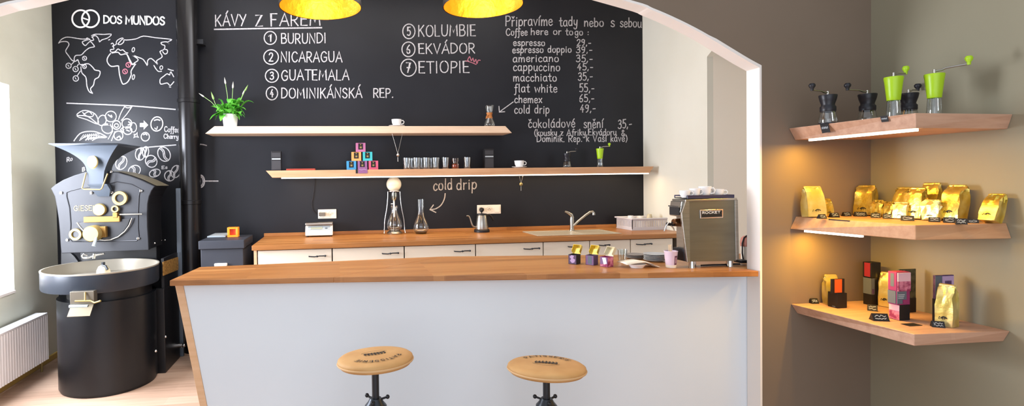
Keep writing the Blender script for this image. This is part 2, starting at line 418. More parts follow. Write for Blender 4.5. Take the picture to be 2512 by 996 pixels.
# left wall with the tall window
wy1 = onX(27, 400, XL).y           # far side of the window opening
wy0, wz0, wz1 = wy1-1.35, .74, onX(14, 206, XL).z
b = MB()
b.box(XL-.3, XL, wy1, YB, 0, ZCEIL); b.box(XL-.3, XL, YA-.2, wy0, 0, ZCEIL)
b.box(XL-.3, XL, wy0, wy1, 0, wz0); b.box(XL-.3, XL, wy0, wy1, wz1, ZCEIL)
wall_left = struct(b.build('wall_left', 'plaster_left'))
win = bpy.data.objects.new('window_1', None); COL.objects.link(win); struct(win)
b = MB(); fx0, fx1 = XL-.14, XL-.08
for a0, a1, c0, c1 in ((wy0, wy0+.06, wz0, wz1), (wy1-.06, wy1, wz0, wz1), (wy0+.06, wy1-.06, wz0, wz0+.06), (wy0+.06, wy1-.06, wz1-.06, wz1), ((wy0+wy1)/2-.04, (wy0+wy1)/2+.04, wz0+.06, wz1-.06)):
    b.box(fx0, fx1, a0, a1, c0, c1)
b.build('window_frame', 'white_trim', win)
MB().box(XL-.125, XL-.115, wy0+.03, wy1-.03, wz0+.03, wz1-.03).build('window_pane', 'window', win)
MB().box(XL-.1, XL+.012, wy0+.002, wy1-.002, wz0+.0005, wz0+.02).build('window_sill', 'white_trim', win)
# skirting along the left wall
struct(MB().box(XL, XL+.02, YA, YB-.001, 0, .055).build('baseboard_left', 'yellow_wood', bevel=.006))

# cream right side wall of the coffee bar, with its recess towards the arch
yj = onX(1735, 300, XS).y
zj = onX(1735, 139, XS).z
zf = zj+.10
b = MB()
b.box(XS, XS+.06, yj, YB, 0, ZCEIL)
b.prism([(yj, zj), (yj, ZCEIL), (YA+TH, ZCEIL), (YA+TH, zf+.3), (yj-.16, zf)], XS, XS+.06, 'x')
struct(b.build('wall_side', 'plaster_cream'))
b = MB()
b.box(XS+.06, XS+1.0, yj, yj+.06, 0, ZCEIL); b.box(XS+.94, XS+1.0, YA+TH, yj, 0, ZCEIL)
struct(b.build('wall_recess', 'plaster_niche'))

# the front wall with the wide flattened arch
def av(u, v): p = onY(u, v, YA); return (p.x, p.z)
right = [av(1862, 166), av(1829, 148), av(1781, 119), av(1721, 83), av(1660, 52), av(1600, 26), av(1540, 5)]
left = [av(77, 0), av(0, 17)]
xj = right[0][0]
xl0 = left[1][0]-.62; zl0 = left[1][1]-.28
apex_z = right[-1][1]+.20
ctrl = [(xl0, zl0), (left[1][0]-.3, left[1][1]-.115), left[1], left[0], (-.75, apex_z-.115), (.05, apex_z-.005), (.75, apex_z-.04), right[-1], right[-2], right[-3], right[-4], right[-5], right[-6], right[0]]
curve = [tuple(p) for p in cr(ctrl, 4)]
outline = [(xl0, 0)] + curve + [(xj, 0)]
outer = [(-4.4, 0), (-4.4, 3.9), (XR+.1, 3.9), (XR+.1, 0)]
b = MB()
for y in (YA, YA+TH):
    for (x0, z0), (x1, z1) in zip(curve, curve[1:]):
        b.poly([(x0, y, z0), (x1, y, z1), (x1, y, 3.9), (x0, y, 3.9)])
    b.poly([(-4.4, y, 0), (xl0, y, 0), (xl0, y, 3.9), (-4.4, y, 3.9)])
    b.poly([(xj, y, 0), (XR+.1, y, 0), (XR+.1, y, 3.9), (xj, y, 3.9)])
wall_front = b.build('wall_front', 'plaster_brown', recalc=False)
struct(wall_front)
b = MB()                                            # the white lining under the arch and down the jambs
e = .004
ol = [(xl0, 0)] + curve + [(xj, 0)]
cx = .05
def inset(p, d): q = Vector((cx-p[0], 1.0-p[1])).normalized()*d; return (p[0]+q.x, p[1]+q.y)
for p, q in zip(ol, ol[1:]):
    pi, qi = (p[0]*1, p[1]), q
    b.poly([(p[0], YA-e, p[1]), (q[0], YA-e, q[1]), (q[0], YA+TH+e, q[1]), (p[0], YA+TH+e, p[1])])
    # thin thickness so that the lining is a solid board
    def off(s): 
        return (s[0]+(.012 if s[0] > cx else -.012)*(1 if abs(s[0]-xj) < .3 or abs(s[0]-xl0) < .3 else .2), s[1]+(.012 if s[1] > .1 else 0))
    po, qo = off(p), off(q)
    b.poly([(p[0], YA-e, p[1]), (q[0], YA-e, q[1]), (qo[0], YA-e, qo[1]), (po[0], YA-e, po[1])])
    b.poly([(p[0], YA+TH+e, p[1]), (q[0], YA+TH+e, q[1]), (qo[0], YA+TH+e, qo[1]), (po[0], YA+TH+e, po[1])])
struct(b.build('trim_arch', 'white_trim', recalc=False))
# right wall of the front room
struct(MB().box(XR, XR+.1, -1.6, YA+.02, 0, 3.9).build('wall_right', 'plaster_right'))
struct(MB().box(-4.5, -4.4, -1.6, YA+.02, 0, 3.9).build('wall_left_front', 'plaster_right'))

# ------------------------------------------------------------------ chalk on the black wall (all children of the wall)
def wp(u, v): return onY(u, v, YB-.003-.00025*(MB.k % 9))
def wp2(u, v): return onY(u, v, YB-.0055-.00025*(MB.k % 5))
def pen(name, material='chalk', mp=wp):
    mb = MB()
    def done():
        return mb.build(name, material, wall_back, recalc=False)
    return mb, done
def lettering(lines, w, material='chalk', jitter=.03, gap=.12):
    mb, done = pen('chalk_lettering', material)
    for text, p0, p1, h in lines: write(mb, text, p0, p1, -h, w, wp, jitter, gap)
    return mb, done
# heading and origins
mb, done = lettering([('KÁVY', (528, 64), (604, 62), 27), ('Z', (626, 64), (646, 63), 27), ('FAREM', (664, 63), (788, 62), 30)], 3.0)
mb.ribbon([(526, 72), (640, 70), (789, 68)], 3.4, wp); done()
def numbered(n, c, r, text, p0, p1, h):
    mb, done = lettering([(text, p0, p1, h)], 2.7)
    mb.ribbon(ell(c[0], c[1], r[0], r[1], 0, 360, 26)[:-1], 2.6, wp, True)
    w = r[0]*.62
    write(mb, n, (c[0]-w/2, c[1]+r[1]*.55), (c[0]+w/2, c[1]+r[1]*.55), -r[1]*1.12, 2.8, wp, 0)
    done()
numbered('1', (663, 93), (15, 16), 'BURUNDI', (690, 107), (801, 105), 24)
numbered('2', (665, 140), (18, 18), 'NICARAGUA', (689, 152), (840, 152), 25)
numbered('3', (667, 186), (16, 16), 'GUATEMALA', (690, 197), (857, 196), 25)
numbered('4', (667, 229), (14, 16), 'DOMINIKÁNSKÁ', (690, 240), (889, 240), 24)
lettering([('REP.', (916, 239), (966, 239), 22)], 2.7)[1]()
numbered('5', (1003, 77), (15, 18), 'KOLUMBIE', (1026, 90), (1168, 87), 27)
numbered('6', (1002, 121), (16, 18), 'EKVÁDOR', (1027, 131), (1166, 130), 24)
numbered('7', (1002, 166), (19, 21), 'ETIOPIE', (1027, 179), (1153, 178), 28)
mb, done = pen('chalk_lettering', 'chalk_pink')
mb.ribbon([tuple(p) for p in cr([(1146, 150), (1152, 139), (1156, 149), (1160, 143), (1163, 152), (1167, 146), (1170, 156), (1173, 148), (1178, 148)])], 2.2, wp)
mb.ribbon([(1142, 149), (1156, 153), (1168, 158)], 2.0, wp); done()
# the menu
lettering([('Připravíme', (1240, 64), (1356, 62), 24), ('tady', (1372, 64), (1417, 63), 22), ('nebo', (1433, 65), (1481, 65), 21), ('s', (1498, 66), (1508, 66), 24), ('sebou', (1521, 66), (1574, 67), 22)], 2.5, gap=.1)[1]()
lettering([('Coffee', (1241, 87), (1294, 87), 17), ('here', (1302, 85), (1345, 85), 16), ('or', (1357, 85), (1377, 85), 16), ('to', (1387, 86), (1406, 86), 16), ('go :', (1410, 86), (1445, 86), 16)], 2.2)[1]()
menu = [('espresso', (1259, 112), (1337, 112), 16, '29,-', (1415, 112), (1450, 111), 15),
        ('espresso doppio', (1257, 130), (1402, 128), 16, '39,-', (1413, 130), (1453, 129), 15),
        ('americano', (1258, 152), (1371, 151), 18, '35,-', (1413, 152), (1454, 151), 17),
        ('cappuccino', (1259, 173), (1374, 174), 20, '45,-', (1416, 172), (1455, 171), 16),
        ('macchiato', (1259, 199), (1366, 199), 19, '35,-', (1418, 198), (1454, 195), 19),
        ('flat white', (1262, 226), (1367, 226), 20, '55,-', (1421, 226), (1458, 224), 20),
        ('chemex', (1262, 252), (1330, 252), 18, '65,-', (1421, 250), (1458, 248), 18),
        ('cold drip', (1262, 278), (1348, 278), 20, '49,-', (1423, 276), (1461, 273), 18)]
for t, a, c, h, p, pa, pc, ph in menu:
    lettering([(t, a, c, h), (p, pa, pc, ph)], 2.3)[1]()
mb, done = lettering([], 2.2)
mb.ribbon([(1259, 250), (1226, 274)], 2.2, wp); mb.ribbon([(1224, 261), (1225, 275), (1238, 274)], 2.2, wp); done()
lettering([('čokoládové', (1296, 313), (1411, 312), 21), ('snění', (1432, 314), (1480, 313), 22), ('35,-', (1516, 316), (1550, 312), 21)], 2.4)[1]()
lettering([('(kousky z Afriky,Ekvádoru', (1311, 333), (1512, 331), 15), ('&', (1524, 333), (1534, 333), 15)], 2.1)[1]()
lettering([('Dominik. Rep. k Vaší kávě)', (1317, 348), (1539, 347), 16)], 2.2)[1]()
mb, done = lettering([('cold', (1063, 467), (1110, 464), 26), ('drip', (1120, 465), (1170, 463), 26)], 2.7, 'chalk_soft')
mb.ribbon([tuple(p) for p in cr([(1092, 475), (1090, 488), (1082, 503), (1069, 512), (1056, 514)])], 2.6, wp)
mb.ribbon([(1063, 503), (1055, 514), (1069, 521)], 2.6, wp); done()

# the painted sign and map on the left
mb, done = pen('painted_sign', 'paint_white')
mb.ribbon(ell(198, 46, 21, 21, 0, 360, 36)[:-1], 4.2, wp, True); mb.ribbon(ell(222, 46, 21, 21, 0, 360, 36)[:-1], 4.2, wp2, True)
mb.ribbon([(203, 44), (217, 49)], 3.2, wp)
write(mb, 'DOS', (254, 56.5), (300, 58), -18, 3.4, wp, 0, .06); write(mb, 'MUNDOS', (308, 58.5), (405, 61), -19.5, 3.6, wp, 0, .06)
done()
def C1(pts): return [(130+x/4.329, 10+y/4.329) for x, y in pts]
mb, done = pen('chalk_world_map')
def land(pts, w=2.3, sm=True):
    q = C1(pts); mb.ribbon([tuple(p) for p in cr(q, 3)] if sm else q, w, wp)
land([(60, 415), (90, 375), (140, 352), (200, 355), (290, 370), (355, 372), (380, 376), (340, 388), (312, 402), (322, 425), (345, 440), (372, 415), (395, 398), (420, 420), (440, 452), (405, 460), (378, 470), (340, 500), (300, 540), (245, 545), (226, 570), (226, 598)])
land([(60, 415), (75, 405), (105, 398), (150, 400), (170, 430), (145, 475), (135, 505), (165, 548), (200, 595), (238, 608), (262, 592), (285, 640), (312, 640)])
land([(352, 372), (362, 360), (386, 372), (402, 388), (432, 380), (420, 350), (440, 330)])
land([(410, 335), (450, 320), (540, 322), (620, 320), (580, 360), (520, 380), (495, 400), (480, 362), (450, 335), (412, 352)])
land([(590, 382), (604, 376)])
land([(300, 660), (330, 640), (380, 635), (425, 675), (445, 700), (500, 715), (485, 775), (445, 800), (430, 860), (400, 895), (405, 925), (420, 945), (385, 930), (360, 870), (350, 780), (310, 735), (298, 690), (300, 660)], 2.5)
land([(620, 522), (690, 512), (720, 538), (780, 530), (815, 590), (845, 640), (875, 635), (840, 690), (828, 720), (830, 755), (795, 825), (750, 850), (730, 830), (708, 755), (698, 680), (690, 656), (620, 662), (582, 625), (575, 585), (595, 545), (620, 522)], 2.6)
land([(648, 470), (640, 448), (672, 425), (672, 405), (690, 380), (740, 360), (752, 398), (720, 428), (690, 425), (712, 398), (740, 372), (775, 382), (880, 370), (960, 340), (1080, 356), (1180, 366), (1262, 378), (1222, 402), (1242, 432), (1212, 402), (1150, 408), (1158, 430), (1188, 442), (1178, 482), (1136, 505), (1160, 560), (1100, 602), (1112, 638), (1045, 578), (1005, 600), (1002, 650), (960, 590), (905, 565), (850, 545), (905, 590), (868, 622), (832, 640), (790, 545)])
land([(645, 480), (610, 485), (618, 510), (660, 505), (690, 476), (715, 492), (742, 486), (770, 512), (795, 520)])
land([(618, 422), (632, 415), (645, 432), (632, 448)])
for c, r in (((853, 485), (13, 24)), ((855, 775), (12, 26)), ((1150, 675), (15, 20))):
    mb.ribbon(C1(ell(*c, *r, 0, 360, 14, 12)[:-1]), 2.0, wp, True)
land([(1192, 480), (1215, 490), (1212, 520), (1186, 530), (1165, 505)]); land([(1072, 652), (1095, 690), (1120, 715), (1152, 714)])
land([(1283, 825), (1245, 865), (1212, 838), (1145, 850), (1138, 800), (1178, 765), (1212, 740), (1238, 752), (1250, 720), (1282, 772)]); land([(1222, 690), (1250, 700), (1278, 706)]); land([(1236, 880), (1250, 882)])
for c, r in (((165, 655), 28), ((240, 690), 28), ((242, 790), 29), ((335, 664), 20), ((335, 576), 22)):
    mb.ribbon(C1(ell(*c, r, r, 0, 360, 16)[:-1]), 2.1, wp, True); mb.ribbon(C1([(c[0]-6, c[1]-8), (c[0]+4, c[1]+8)]), 2, wp)
for a in ([(192, 645), (225, 612)], [(252, 665), (270, 640)], [(255, 765), (290, 712)]): mb.ribbon(C1(a), 2, wp)
done()
mb, done = pen('chalk_map_marker', 'chalk_pink')
for c in ((765, 715), (800, 645)):
    mb.ribbon(C1(ell(*c, 25, 25, 0, 360, 16)[:-1]), 2.2, wp2, True); mb.ribbon(C1([(c[0]-5, c[1]-10), (c[0]+5, c[1]+10)]), 2, wp2)
done()
def C2(pts): return [(130+x/3.983, 220+y/3.983) for x, y in pts]
mb, done = pen('chalk_coffee_drawing')
def dr(pts, w=2.3, sm=True): mb.ribbon([tuple(p) for p in cr(C2(pts), 3)] if sm else C2(pts), w, wp)
def ring(cx, cy, rx, ry, w=2.3, tilt=0): mb.ribbon(C2(ell(cx, cy, rx, ry, 0, 360, 20, tilt)[:-1]), w, wp, True)
dr([(135, 132), (400, 142), (700, 155), (860, 165), (1195, 193)], 2.8)
dr([(230, 255), (290, 205), (370, 215), (425, 255), (440, 335), (330, 292), (230, 255)]); dr([(240, 252), (340, 262), (430, 330)]); dr([(290, 222), (330, 258), (385, 262), (400, 230)]); dr([(300, 240), (350, 215), (380, 240)])
ring(620, 345, 40, 42, 2.8); ring(620, 350, 20, 18, 2.6); ring(480, 300, 40, 52, 2.3, 20); ring(565, 262, 54, 52); ring(528, 380, 55, 45, 2.3, 30); ring(722, 330, 48, 46, 2.6); ring(730, 400, 42, 38, 2.6); ring(640, 448, 44, 44, 2.8); ring(785, 368, 32, 46)
for p in ([(540, 245), (575, 270), (570, 250)], [(740, 315), (760, 330), (735, 345)], [(720, 395), (745, 405)], [(625, 470), (650, 455), (660, 480)], [(500, 345), (560, 340)], [(660, 390), (690, 420), (680, 370)], [(670, 380), (720, 375)]): dr(p, 3.0)
dr([(640, 292), (665, 225), (700, 165)]); dr([(668, 300), (720, 240), (770, 168)]); dr([(700, 165), (730, 178), (770, 168)]); dr([(585, 405), (540, 482)]); dr([(605, 410), (572, 498)])
dr([(205, 500), (262, 430), (340, 408), (430, 415), (525, 465), (440, 470), (385, 495)], 2.6); dr([(260, 495), (350, 445), (500, 460)], 2.2)
for k in range(9): dr([(268+k*22, 478-k*5), (300+k*20, 440-k*2)], 1.8, False)
for k in range(5): dr([(320+k*25, 492-k*4), (350+k*25, 462)], 3.0, False)
a = C2([(848, 325), (886, 325), (886, 298), (932, 345), (886, 392), (886, 365), (848, 365)])
b_ = [mb.v(wp(*p)) for p in a]; mb.face([b_[0], b_[1], b_[5], b_[6]]); mb.face([b_[2], b_[3], b_[4]])
ring(1015, 335, 58, 70, 3.0, 10); dr([(990, 300), (1020, 292), (1045, 300)], 3); dr([(995, 375), (1012, 388), (1020, 362)], 2.4)
ring(902, 460, 40, 42, 2.6); dr([(885, 440), (905, 432), (918, 442)], 3)
dr([(785, 430), (805, 440), (825, 420), (822, 445), (835, 465), (810, 458), (790, 468), (798, 448), (785, 430)], 2.2, False)
dr([(790, 582), (860, 570), (1000, 556), (1200, 540)], 2.6); dr([(1412, 535), (1460, 535), (1500, 546)], 2.6)
def bean(cx, cy, rx, ry, tilt):
    ring(cx, cy, rx, ry, 2.4, tilt); t = math.radians(tilt)
    for o in (-.14, .12):
        q = []
        for k in range(7):
            y = -ry*.85+ry*1.7*k/6; x = rx*(o+.16*math.sin(k/6*2*PI)); q.append((cx+x*math.cos(t)-y*math.sin(t), cy+x*math.sin(t)+y*math.cos(t)))
        dr(q, 2.2)
for q in ((852, 628, 46, 62, 10), (905, 608, 30, 52, 5), (668, 715, 52, 68, 25), (960, 700, 60, 55, 55), (1085, 630, 58, 74, -30), (795, 792, 62, 50, -30), (995, 815, 55, 36, -20), (1140, 842, 50, 50, 10), (1200, 800, 45, 62, 20)): bean(*q)
ring(1440, 895, 40, 60, 3.4); ring(1440, 895, 26, 44, 2.4); dr([(1476, 893), (1612, 893)], 3.0, False)
done()
mb, done = pen('chalk_lettering')
q = C2([(1088, 410), (1235, 418)]); write(mb, 'Coffee', q[0], q[1], -13, 2.1, wp)
q = C2([(1082, 476), (1225, 480)]); write(mb, 'Cherry', q[0], q[1], -11, 2.1, wp)
q = C2([(135, 705), (190, 690)]); write(mb, 'Ro', q[0], q[1], -10, 2.1, wp)
q = C2([(286, 800), (312, 790)]); write(mb, 'B', q[0], q[1], -9, 2.1, wp)
q = C2([(1062, 775), (1118, 770)]); write(mb, 'Es', q[0], q[1], -7, 1.6, wp)
done()

# ================================================================== BAR
A_, B_, C_ = onZ(416, 688, ZBAR), onZ(818, 680, ZBAR), onZ(1861, 665, ZBAR)
G_, F_, E_ = onZ(490, 655, ZBAR), onZ(1090, 629, ZBAR), onZ(1400, 626, ZBAR)
sl = (E_.y-F_.y)/(E_.x-F_.x)
bar = thing('bar_counter', 'white fronted coffee bar with an oak worktop and slanted oak end, under the arch', 'bar counter', (0, 0, 0))
xe = min(C_.x, xj-.004)
def slab(pts, z0, z1): return [(p[0], p[1], z0) for p in pts], [(p[0], p[1], z1) for p in pts]
dirAB = (B_-A_).normalized()
right_end = [(xe, C_.y), (xe, YA+TH+.012), (XS-.25, YA+TH+.012), (XS-.25, E_.y+sl*(XS-.25-E_.x))]
MB().hull8(*slab([(A_.x, A_.y), (B_.x, B_.y), (F_.x, F_.y), (G_.x, G_.y)], ZBAR-.03, ZBAR)).build('countertop', 'counter', bar, bevel=.003)
MB().hull8(*slab([(B_.x, B_.y), *right_end, (F_.x, F_.y)], ZBAR-.03, ZBAR)).build('countertop', 'counter', bar, bevel=.003)
yl = A_.y+.05
t0, t1, u0_, u1_ = onY(430, 703, yl), onY(450, 703, yl), onY(490, 996, yl), onY(508, 996, yl)
def ext(a, c, z): k = (z-a.z)/(c.z-a.z); return a+(c-a)*k
zt = ZBAR-.031
e0t, e1t, e0b, e1b = ext(t0, u0_, zt), ext(t1, u1_, zt), ext(t0, u0_, 0), ext(t1, u1_, 0)
dy = G_.y-.04-yl
MB().hull8([(e0b.x, yl, 0), (e1b.x, yl, 0), (e1b.x-.05, yl+dy, 0), (e0b.x-.05, yl+dy, 0)],
           [(e0t.x, yl, zt), (e1t.x, yl, zt), (e1t.x-.02, yl+dy, zt), (e0t.x-.02, yl+dy, zt)]).build('end_panel', 'oak_end', bar, bevel=.002)
seam = onY(814, 800, B_.y+.055)
yP = B_.y+.055
MB().hull8([(e1b.x, yl+.006, 0), (seam.x, yP, 0), (seam.x, yP+.02, 0), (e1b.x, yl+.026, 0)],
           [(e1t.x, yl+.006, zt), (seam.x, yP, zt), (seam.x, yP+.02, zt), (e1t.x, yl+.026, zt)]).build('front_panel', 'bar_white', bar)
yR = YA+TH+.004
MB().hull8(*slab([(seam.x, yP), (xj+.03, yR), (xj+.03, yR+.02), (seam.x, yP+.02)], 0, zt)).build('front_panel', 'bar_white', bar)

# ================================================================== BACK COUNTER
yF = onZ(1100, 589, ZCNT).y
xa = onZ(616, 604, ZCNT).x
wt = thing('worktop', 'long oak worktop along the black wall with a low oak upstand', 'worktop', (xa, yF, ZCNT))
ytilt = 0
MB().box(0, XS-xa-.002, 0, YB-yF-.001, -.042, 0).build('slab', 'counter', wt, bevel=.003)
MB().box(0, XS-xa-.002, YB-yF-.022, YB-yF-.001, .0005, .032).build('upstand', 'counter', wt, bevel=.002)
ye = yF+.03
xs_ = [onY(u, 622, ye).x for u in (631, 815, 992, 1167, 1333, 1447, 1547)] + [XS-.16]
zc1 = ZCNT-.044
sp = thing('cabinet_end_panel', 'oak end panel closing the left side of the back counter cabinets', 'panel')
MB().box(xa+.012, xs_[0]-.003, ye-.004, YB-.002, 0, zc1).build('board', 'oak_end', sp)
names = ['cream base cabinet at the left end of the back counter, below the scale', 'cream base cabinet under the worktop left of the cold drip tower base', 'cream base cabinet under the worktop below the gooseneck kettle',
         'cream base cabinet left of the sink, beside the kettle cabinet', 'cream base cabinet under the sink, behind the first open tea box', 'cream base cabinet behind the third open tea box, right of the sink', 'cream base cabinet at the right end of the counter, under the dish rack']
hpx = [(778, 628), (957, 621), (1133, 615.5), (1303, 609.5), (1405, 604.5), (1481, 601), (1578, 598.5)]
proto = None
for i in range(7):
    x0, x1 = xs_[i]+.003, xs_[i+1]-.003; w = x1-x0
    c = thing('base_cabinet', names[i], 'cabinet', (x0, ye, 0), group='cream base cabinets under the back worktop')
    MB().box(0, w, .02, YB-ye-.003, .08, zc1).build('carcass', 'dark_gap', c)
    MB().box(.01, w-.01, .06, YB-ye-.003, 0, .08).build('plinth', 'dark_gap', c)
    dr_ = MB().box(.002, w-.002, 0, .019, .085, zc1-.006).build('door', 'cabinet', c, bevel=.002)
    h = onY(*hpx[i], ye)
    hx = h.x-x0; hz = h.z; hw = .07 if i < 4 or i == 6 else .045
    hb = MB(); hb.tube([(hx-hw, 0, hz), (hx-hw, -.022, hz), (hx-hw*.3, -.026, hz-.003), (hx+hw*.3, -.026, hz+.003), (hx+hw, -.022, hz+.002), (hx+hw, 0, hz+.002)], .005, 8)
    hb.ball((hx, -.027, hz), .009, 10, 6); hb.ball((hx+hw, -.024, hz+.002), .009, 10, 6)
    hb.build('handle', 'brass_dark' if False else 'pole', dr_, smooth=50)

# sink and tap
s0, s1 = onZ(1308, 568, ZCNT), onZ(1505, 562, ZCNT)
sy0, sy1 = yF+.10, yF+.52
sx0, sx1 = onZ(1335, 575, ZCNT).x-.12, onZ(1495, 568, ZCNT).x
sk = thing('sink', 'shallow steel sink let into the back worktop', 'sink', (sx0, sy0, ZCNT))
W_, D_ = sx1-sx0, sy1-sy0
b = MB(); r = .03
for q in ((0, W_, 0, r), (0, W_, D_-r, D_), (0, r, r, D_-r), (W_-r, W_, r, D_-r), (W_*.56, W_*.6, r, D_-r)): b.box(q[0], q[1], q[2], q[3], .0005, .007)
b.build('rim', 'sink_steel', sk, bevel=.003)
MB().box(r, W_*.56, r, D_-r, .0008, .003).build('basin', 'sink_steel', sk); MB().box(W_*.6, W_-r, r, D_-r, .0008, .003).build('drainer', 'sink_steel', sk)
fb = onZ(1403, 567, ZCNT); k = mpp(fb)
tp = thing('kitchen_tap', 'brushed steel mixer tap with raised lever, standing at the sink', 'tap', (fb.x, fb.y, ZCNT+.007))
MB().lathe([(0, 0), (.026, 0), (.026, .012), (.021, .016), (.02, 9*k), (.022, 26*k), (.018, 33*k), (0, 34*k)]).build('body', 'steel', tp, smooth=40)
MB().tube([(.005, 0, 30*k), (-.004, 0, 38*k), (-10*k, .0, 44*k), (-18*k, 0, 47*k)], [.019, .018, .012, .008], 10).build('lever', 'steel', tp, smooth=50)
b = MB(); b.tube([(.012, -.01, 12*k), (14*k, -.03, 24*k), (30*k, -.05, 38*k), (40*k, -.06, 45*k), (46*k, -.066, 46*k), (48*k, -.07, 43*k), (48*k, -.07, 38*k)], [.012, .012, .012, .012, .012, .014, .015], 10); b.build('spout', 'steel', tp, smooth=50)

# ================================================================== WALL SHELVES
def wall_shelf(name_label, yf, tl, tr, bl, br, material, led=None):
    TL, TR, BL, BR = onY(*tl, yf), onY(*tr, yf), onY(*bl, yf), onY(*br, yf)
    zt_, zb_ = (TL.z+TR.z)/2, (BL.z+BR.z)/2
    t = thing('wall_shelf', name_label, 'shelf', (0, 0, 0))
    xr_t, xr_b = min(TR.x, XS-.002), min(BR.x, XS-.002)
    MB().hull8([(BL.x, yf, zb_), (xr_b, yf, zb_), (xr_b, YB-.001, zb_), (BL.x, YB-.001, zb_)], [(TL.x, yf, zt_), (xr_t, yf, zt_), (xr_t, YB-.001, zt_), (TL.x, YB-.001, zt_)]).build('board', material, t, bevel=.003)
    if led:
        a, c = onY(led[0], 437, yf).x, min(onY(led[1], 427, yf).x, XS-.02)
        MB().box(a, c, yf+.004, yf+.03, zb_-.011, zb_-.0005).build('light_strip', 'led', t)
    return t, zt_, zb_
YS = YB-.30
up_shelf, ZU, _ = wall_shelf('upper long pale oak shelf on the black wall, carrying the potted plant', YS, (526, 312), (1240, 307), (503, 329), (1256, 325), 'shelf_pale')
lo_shelf, ZL, zlb = wall_shelf('lower long tan oak shelf with a glowing strip under its front edge', YS, (652, 419), (1604, 408), (668, 435), (1594, 425), 'shelf_tan', (690, 1592))

# ================================================================== CORNER SHELVES
def corner_shelf(label, z, t_l, t_f, t_r, b_l, b_f, b_r, material, strip=None):
    L, Fp, R = onY(*t_l, YA-.001), onZ(*t_f, z), onX(*t_r, XR-.001)
    yf = Fp.y
    bF = onY(*b_f, yf); bL, bR = onY(*b_l, YA-.001), onX(*b_r, XR-.001)
    zb = bF.z
    t = thing('corner_shelf', label, 'shelf')
    co = (XR-.001, YA-.001)
    top = [(L.x, YA-.001, z), (Fp.x, Fp.y, z), (XR-.001, R.y, z), (*co, z)]
    bot = [(bL.x, YA-.001, zb), (bF.x, yf, zb), (XR-.001, bR.y, zb), (*co, zb)]
    MB().hull8(bot, top).build('board', material, t, bevel=.003)
    if strip:
        a = Vector(bot[0]).lerp(Vector(bot[1]), strip[0]); c = Vector(bot[0]).lerp(Vector(bot[1]), strip[1])
        n = (c-a).cross(Vector((0, 0, 1))).normalized()
        if n.x < 0: n = -n
        o = n*.012; w = n*.02
        b = MB(); q = [a+o, c+o, c+o+w, a+o+w]
        b.hull8([p-Vector((0, 0, .012)) for p in q], [p-Vector((0, 0, .0005)) for p in q]); b.build('light_strip', 'led', t)
    return t, (L, Fp, R)
ZS1, ZS2, ZS3 = 1.875, 1.392, .912
s1_, S1P = corner_shelf('highest of the three oak corner shelves, with hand grinders on it', ZS1, (1935, 315), (2246, 277), (2485, 274), (1950, 344), (2247, 314), (2472, 311), 'shelf_pink', (.12, .97))
s2_, S2P = corner_shelf('middle of the three oak corner shelves, with gold coffee bags on it', ZS2, (1952, 532), (2246, 552), (2469, 545), (1938, 562), (2246, 589), (2482, 580), 'shelf_tan', (.12, .6))
s3_, S3P = corner_shelf('lowest of the three oak corner shelves, with boxes and bags on it', ZS3, (1940, 745), (2243, 820), (2478, 811), (1955, 772), (2243, 849), (2462, 842), 'shelf_pink')

# ================================================================== PENDANT LAMPS
def lamp_profile(R): return [(R, 0), (R*1.0, R*.12), (R*.985, R*.3), (R*.9, R*.55), (R*.7, R*.82), (R*.42, R*.97), (R*.12, R*1.02), (R*.1, R*1.15), (0, R*1.16)]
def pendant(u, v, rpx, yy, label):
    p = onY(u, v, yy); R = rpx*mpp(p)
    t = thing('pendant_lamp', label, 'lamp', p, group='pendant lamps over the bar')
    MB().lathe(lamp_profile(R)[:-1]+[(R*.1, R*1.15)], seg=48).build('lamp_shade', 'lamp_out', t, smooth=40, recalc=True)
    MB().lathe([(r*.985, z+.002) for r, z in lamp_profile(R)[:-2]], seg=48).build('gold_lining', 'gold_in', t, smooth=50)
    MB().tube([(0, 0, R*1.15), (0, 0, ZCEIL-p.z)], .006, 8).build('cord', 'cable', t)
    MB().lathe([(0, ZCEIL-p.z-.03), (.05, ZCEIL-p.z-.03), (.05, ZCEIL-p.z)], seg=20).build('ceiling_rose', 'lamp_out', t, smooth=40)
    bl = MB(); bl.ball((0, 0, R*.62), .035); bl.build('bulb', 'bulb', t, smooth=60)
    return p, R
LAMPS = [pendant(786.5, 19, 100, 3.15, 'black domed pendant lamp with gold lining, hanging over the chalk heading'),
         pendant(1184.5, 15, 97.5, 3.15, 'black domed pendant lamp with gold lining, hanging left of the chalk drinks list')]

